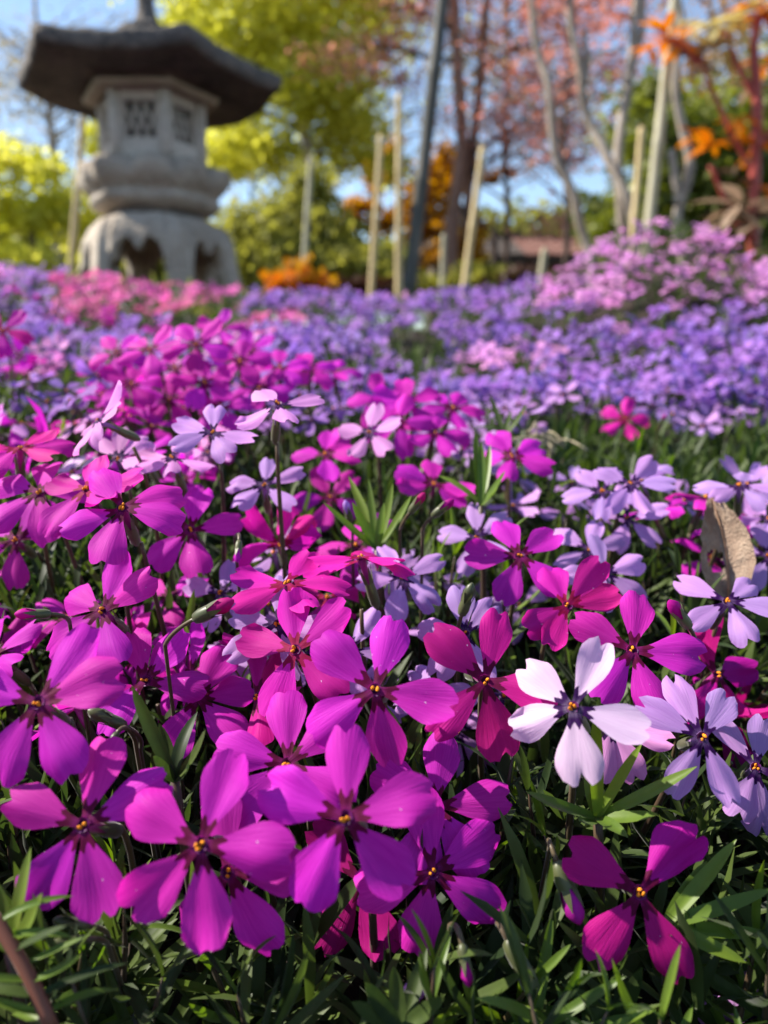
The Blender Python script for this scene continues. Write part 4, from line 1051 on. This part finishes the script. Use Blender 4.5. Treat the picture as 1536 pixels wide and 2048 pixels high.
def whorl(px, py, d, n, Lpx, key, spread=1.0):
    C = pixv(px, py, d); L0 = Lpx * d / F
    for i in range(n):
        a = 6.283 * i / n + rnd.uniform(-.3, .3); el = rnd.uniform(-.6, .7)
        dr = Vector((math.cos(a), math.sin(a) * .9, el)).normalized()
        obj('leaf', BL[key], t, Matrix.Translation(C - Vector(t.location) + Vector((rnd.gauss(0, .006), rnd.gauss(0, .006), rnd.gauss(0, .006)))) @ frame(dr, Vector((0, 0, 1))) @ Matrix.Scale(L0 * rnd.uniform(.75, 1.15), 4))
for a in ((1330, 75, 2.4, 8, 60, 'o'), (1355, 90, 2.42, 6, 50, 'o'), (1300, 95, 2.4, 5, 40, 'o'), (1420, 50, 2.4, 10, 70, 'c'), (1470, 40, 2.45, 9, 60, 'c'), (1440, 95, 2.4, 7, 60, 'c'), (1400, 110, 2.4, 6, 60, 'd'), (1520, 20, 2.4, 9, 60, 'o'), (1515, 290, 2.4, 9, 60, 'o'), (1420, 290, 2.4, 8, 45, 'o'), (1405, 285, 2.35, 5, 40, 'o'), (1480, 240, 2.4, 6, 55, 'o'), (1540, 380, 2.4, 8, 60, 'o'), (1465, 350, 2.4, 6, 45, 'd'),
          (1480, 410, 2.3, 12, 85, 'd'), (1450, 450, 2.3, 10, 75, 'd'), (1520, 440, 2.3, 9, 80, 'd'), (1470, 520, 2.3, 7, 60, 'c'), (1500, 550, 2.3, 8, 60, 'c'), (1440, 540, 2.35, 6, 45, 'd'), (1530, 500, 2.3, 8, 70, 'd'), (1390, 270, 2.5, 5, 40, 'o'), (1500, 170, 2.5, 7, 50, 'd'), (1540, 120, 2.5, 8, 60, 'o')): whorl(*a)
# small orange shrub
t = tree('russet_shrub', 'small russet orange shrub at the edge of the violet carpet', 590, 3.0, [(590, 590), (592, 570)], [5, 4, 2], B_dark, None, 'shrub')
crown('crown', [(590, 575, 3.0, 55, 34), (560, 595, 3.0, 40, 26), (630, 580, 3.05, 36, 26), (600, 545, 3.0, 34, 20)], 420, .04, F_gold, t, .6, .1, .45)
crown('crown', [(570, 590, 3.0, 34, 20), (612, 575, 3.0, 34, 22), (590, 560, 3.0, 44, 26)], 240, .045, F_orange, t, .6, .1, .45)
t = tree('dark_shrub', 'low dark brown leaved shrub behind the violet carpet', 680, 3.3, [(680, 600)], [5, 3], B_dark, None, 'shrub')
crown('crown', [(690, 592, 3.3, 90, 30), (760, 585, 3.3, 60, 26), (640, 600, 3.3, 50, 26), (1080, 560, 3.6, 90, 24), (1140, 565, 3.5, 60, 26)], 3000, .045, leaf_mat('dark_brown_leaf', (.03, .012, .008), (.09, .035, .018), .2, .2, .6, 3, 0), t, .6, .1, .3)

# ------------------------------------------------------------------ bamboo stakes
def stake(pxs, d, rpx, mat, label, name='bamboo_stake'):
    (x0, y0), (x1, y1) = pxs
    Bp, Tp = pixv(x1, y1, d), pixv(x0, y0, d)
    ax = (Tp - Bp).normalized()
    G = Bp.copy(); k = (soil(G.x, G.y) - .05 - Bp.z) / ax.z; G = Bp + ax * k
    root = empty(name, G, label, 'stake', 'bamboo stakes around the young trees')
    L = (Tp - G).length; nseg = max(3, int(L / .22)); r_ = rpx * .8 * d / F
    P, R = [], []
    for i in range(nseg):
        for t_, q in ((0.02, 1.12), (.06, 1.0), (.5, .97), (.94, 1.0), (.98, 1.12)):
            P.append(ax * (L * (i + t_) / nseg)); R.append(r_ * q * (1 - .15 * i / nseg))
    tube('culm', P, R, mat, root, 10)
    tube('cut_end', [ax * L * .995, ax * (L * .995 + r_ * .6)], [r_ * .7, r_ * .62], mat, root, 10)
stake([(895, -80), (818, 580)], 2.2, 17, B_bamd, 'thick dark weathered pole leaning beside the violet carpet')
stake([(799, 190), (797, 600)], 2.7, 9, B_bam, 'straight yellow bamboo stake next to the dark pole')
stake([(762, 270), (742, 585)], 2.9, 7.5, B_bam, 'thin yellow bamboo stake, second from the dark pole')
stake([(966, 295), (928, 580)], 2.9, 9, B_bam, 'pale leaning bamboo stake before the brown roofed hut')
stake([(1356, -60), (1292, 500)], 2.5, 13, B_bamg, 'thick pale green bamboo pole among the grey stems')
stake([(1284, 255), (1264, 500)], 2.9, 9, B_bam, 'short brownish stake between grey stems and the thick pale pole')
stake([(168, 218), (142, 540)], 2.8, 9, B_bam, 'bamboo stake behind the sunny flank of the lantern')
stake([(622, 315), (612, 470)], 4.0, 7, B_bamg, 'far grey stake beneath the lime green maple')
stake([(1090, 500), (1076, 590)], 3.4, 9, B_bamg, 'short stub of a stake before the brown roofed hut')
stake([(888, 470), (884, 580)], 3.4, 7, B_bamg, 'short grey stake between the dark pole and the leaning stake')

# ------------------------------------------------------------------ hut far behind
M_tile = rough_mat('rust_brown_tiles', (.14, .065, .045), (.24, .11, .08), (.09, .05, .04), 6, .4, .02, .8)
M_tiled = rough_mat('dark_brown_tiles', (.05, .04, .032), (.09, .07, .055), (.12, .08, .06), 6, .4, .02, .8)
M_wallb = rough_mat('brown_plaster', (.10, .08, .06), (.15, .115, .085), (.08, .06, .045), 4, .3, .02, .9)
M_wood = rough_mat('dark_timber', (.03, .022, .016), (.055, .04, .03), (.04, .03, .02), 6, .4, .02, .8)
HD = 14.0
hc = ground_at(1090, HD)
hut = empty('garden_hut', hc, 'low brown hut with a rust coloured roof beyond the trees', 'hut')
ztop = pixv(1050, 480, HD).z - hc.z; zev = pixv(1050, 540, HD).z - hc.z
W_, D_ = 2.4, 1.6
boxmesh('wall', Vector((0, 0, zev / 2)), Vector((W_ - .35, 0, 0)), Vector((0, D_ - .3, 0)), Vector((0, 0, zev / 2)), M_wallb, hut)
rf = bpy.data.objects.new('roof', None); link(rf, hut)
nrow, ncol = 7, 22
V0 = Vector((0, 0, 0))
TILES = {}
for side in (-1, 1):
    for i in range(nrow):
        for j in range(ncol):
            t0 = i / nrow; yy = side * D_ * (1 - t0); z_ = zev + (ztop - zev) * t0
            sl = Vector((0, -side * D_ / nrow * .58, (ztop - zev) / nrow * .58)); nn_ = Vector((0, side * (ztop - zev), D_)).normalized()
            mt = M_tile if j > 7 else M_tiled
            key = (side, mt.name)
            if key not in TILES:
                ex, ey, ez = Vector((W_ / ncol * .96, 0, 0)), sl, nn_ * .018
                Vv = [sx * ex + sy * ey + sz * ez for sz in (-1, 1) for sy in (-1, 1) for sx in (-1, 1)]
                TILES[key] = mesh('roof_tile', Vv, [(0, 2, 3, 1), (4, 5, 7, 6), (0, 1, 5, 4), (2, 6, 7, 3), (0, 4, 6, 2), (1, 3, 7, 5)], mt, smooth_shade=False)
            o = obj('roof_tile', TILES[key], rf); o.location = (-W_ + (j + .5) * 2 * W_ / ncol, yy + sl.y * .86, z_ + sl.z * .86 + .02 + (.008 if (i + j) % 2 else 0))
boxmesh('ridge', Vector((0, 0, ztop + .03)), Vector((W_ + .03, 0, 0)), Vector((0, .09, 0)), Vector((0, 0, .05)), M_tiled, rf)
boxmesh('eave_board', Vector((0, -D_ + .05, zev - .06)), Vector((W_ - .05, 0, 0)), Vector((0, .03, 0)), Vector((0, 0, .05)), M_wood, hut)
for xx in (-1.6, -.5, .6, 1.7): boxmesh('post', Vector((xx, -D_ + .25, zev / 2 - .06)), Vector((.06, 0, 0)), Vector((0, .06, 0)), Vector((0, 0, zev / 2 - .06)), M_wood, hut)

# ------------------------------------------------------------------ distant woodland
c, tt = cloud([(-300 + 190 * i + rnd.uniform(-60, 60), 545 - rnd.uniform(0, 50), 22 + rnd.uniform(-3, 4), 170, rnd.uniform(60, 100)) for i in range(12)], 26000, .3)
V, Q, tq = leaf_quads(c, .32, .7, .1, tt)
tag(obj('distant_woodland', np_mesh('distant_woodland', V, Q, F_green, None, tq)), 'far woodland edge seen as one green mass behind the garden', 'woodland', None, 'stuff')
c, tt = cloud([(-200 + 210 * i + rnd.uniform(-60, 60), 300 - rnd.uniform(0, 300), 24 + rnd.uniform(-3, 4), 150, rnd.uniform(60, 140)) for i in range(10)], 3600, .45)
V, Q, tq = leaf_quads(c, .30, .5, .1, tt)
tag(obj('distant_treetops', np_mesh('distant_treetops', V, Q, F_grey, None, tq)), 'thin far treetops of mixed grey green leaf behind the garden', 'treetops', None, 'stuff')
# sunny grass tuft in front of the lantern
def tuft(px, py, d, n, hpx, label):
    C = pix(px, py, d); b0 = Vector((C.x, C.y, soil(C.x, C.y)))
    root = empty('grass_tuft', b0, label, 'grass tuft', 'sunny grass tufts by the lantern')
    for i in range(n):
        V, Fs = leaf_geo(rnd, 6, 3, .05, rnd.uniform(-1.2, 1.2), .3)
        dr = Vector((rnd.gauss(0, .35), rnd.gauss(0, .35), 1)).normalized(); H = (C.z - b0.z + hpx * d / F) * rnd.uniform(.7, 1.1)
        obj('blade', mesh('blade', V, Fs, M_grass), root, Matrix.Translation((rnd.gauss(0, .02), rnd.gauss(0, .02), 0)) @ frame(dr, Vector((rnd.gauss(0, 1), rnd.gauss(0, 1), 0))) @ Matrix.Scale(H, 4))
M_grass = leaf_mat('straw_green_grass', (.20, .22, .03), (.42, .42, .10), .4, .3, .5, 20, 0)
for a in ((350, 600, 1.35, 16, 25, 'straw green grass tuft at the rose pink drift'), (420, 615, 1.25, 22, 20, 'yellow green grass tuft in the gap of the drift'), (455, 628, 1.2, 18, 14, 'short grass tuft at the drift end'), (340, 560, 1.9, 10, 40, 'pale arching grass before the lantern arch')): tuft(*a)

# ------------------------------------------------------------------ dried tendrils and a ruddy stem
M_straw = rough_mat('straw', (.30, .25, .16), (.42, .36, .24), (.22, .17, .10), 60, .2, .0004, .8)
b0 = pix(1085, 905, .30); b0.z = soil(b0.x, b0.y)
t = empty('dried_tendrils', b0, 'tangle of pale dried stalks at the edge of the green leaf patch', 'dry stalks')
for i in range(9):
    x0, y0 = rnd.uniform(1040, 1130), rnd.uniform(845, 890)
    a = pix(x0 + rnd.uniform(-50, 50), y0 + 40, .30); m_ = pix(x0, y0 - rnd.uniform(20, 50), .295 + rnd.uniform(-.01, .01)); e_ = pix(x0 + rnd.uniform(-80, 80), y0 + rnd.uniform(-10, 40), .29)
    tube('stalk', [q - b0 for q in [b0] + bez(a, m_, e_, 9)], [.0004] * 10, M_straw, t, 5)
M_ruddy = leaf_mat('ruddy_stem_skin', (.16, .055, .035), (.26, .11, .06), .05, .25, .5, 60, .1)
A_, B_ = pix(-25, 1820, .098), pix(105, 2060, .094)
t = empty('ruddy_stem', B_, 'thick reddish phlox stem with side leaves under the lowest hanging flower', 'stem')
pts = bez(A_, (A_ + B_) / 2 + Vector((.001, 0, .001)), B_, 9)
tube('stalk', [p - B_ for p in pts], [.0009] * 9, M_ruddy, t, 8)
for i in range(1, 9):
    for sgn in (-1, 1):
        dr = (RIGHT * (sgn * .9) + UP * rnd.uniform(.1, .7) - FWD * rnd.uniform(-.5, .6)).normalized()
        obj('leaf', rnd.choice(LEAVES['b' if i % 3 else 'a']), t, Matrix.Translation(pts[i] - B_) @ frame(dr, UP - FWD * .5) @ Matrix.Scale(.011 * rnd.uniform(.7, 1.1), 4))
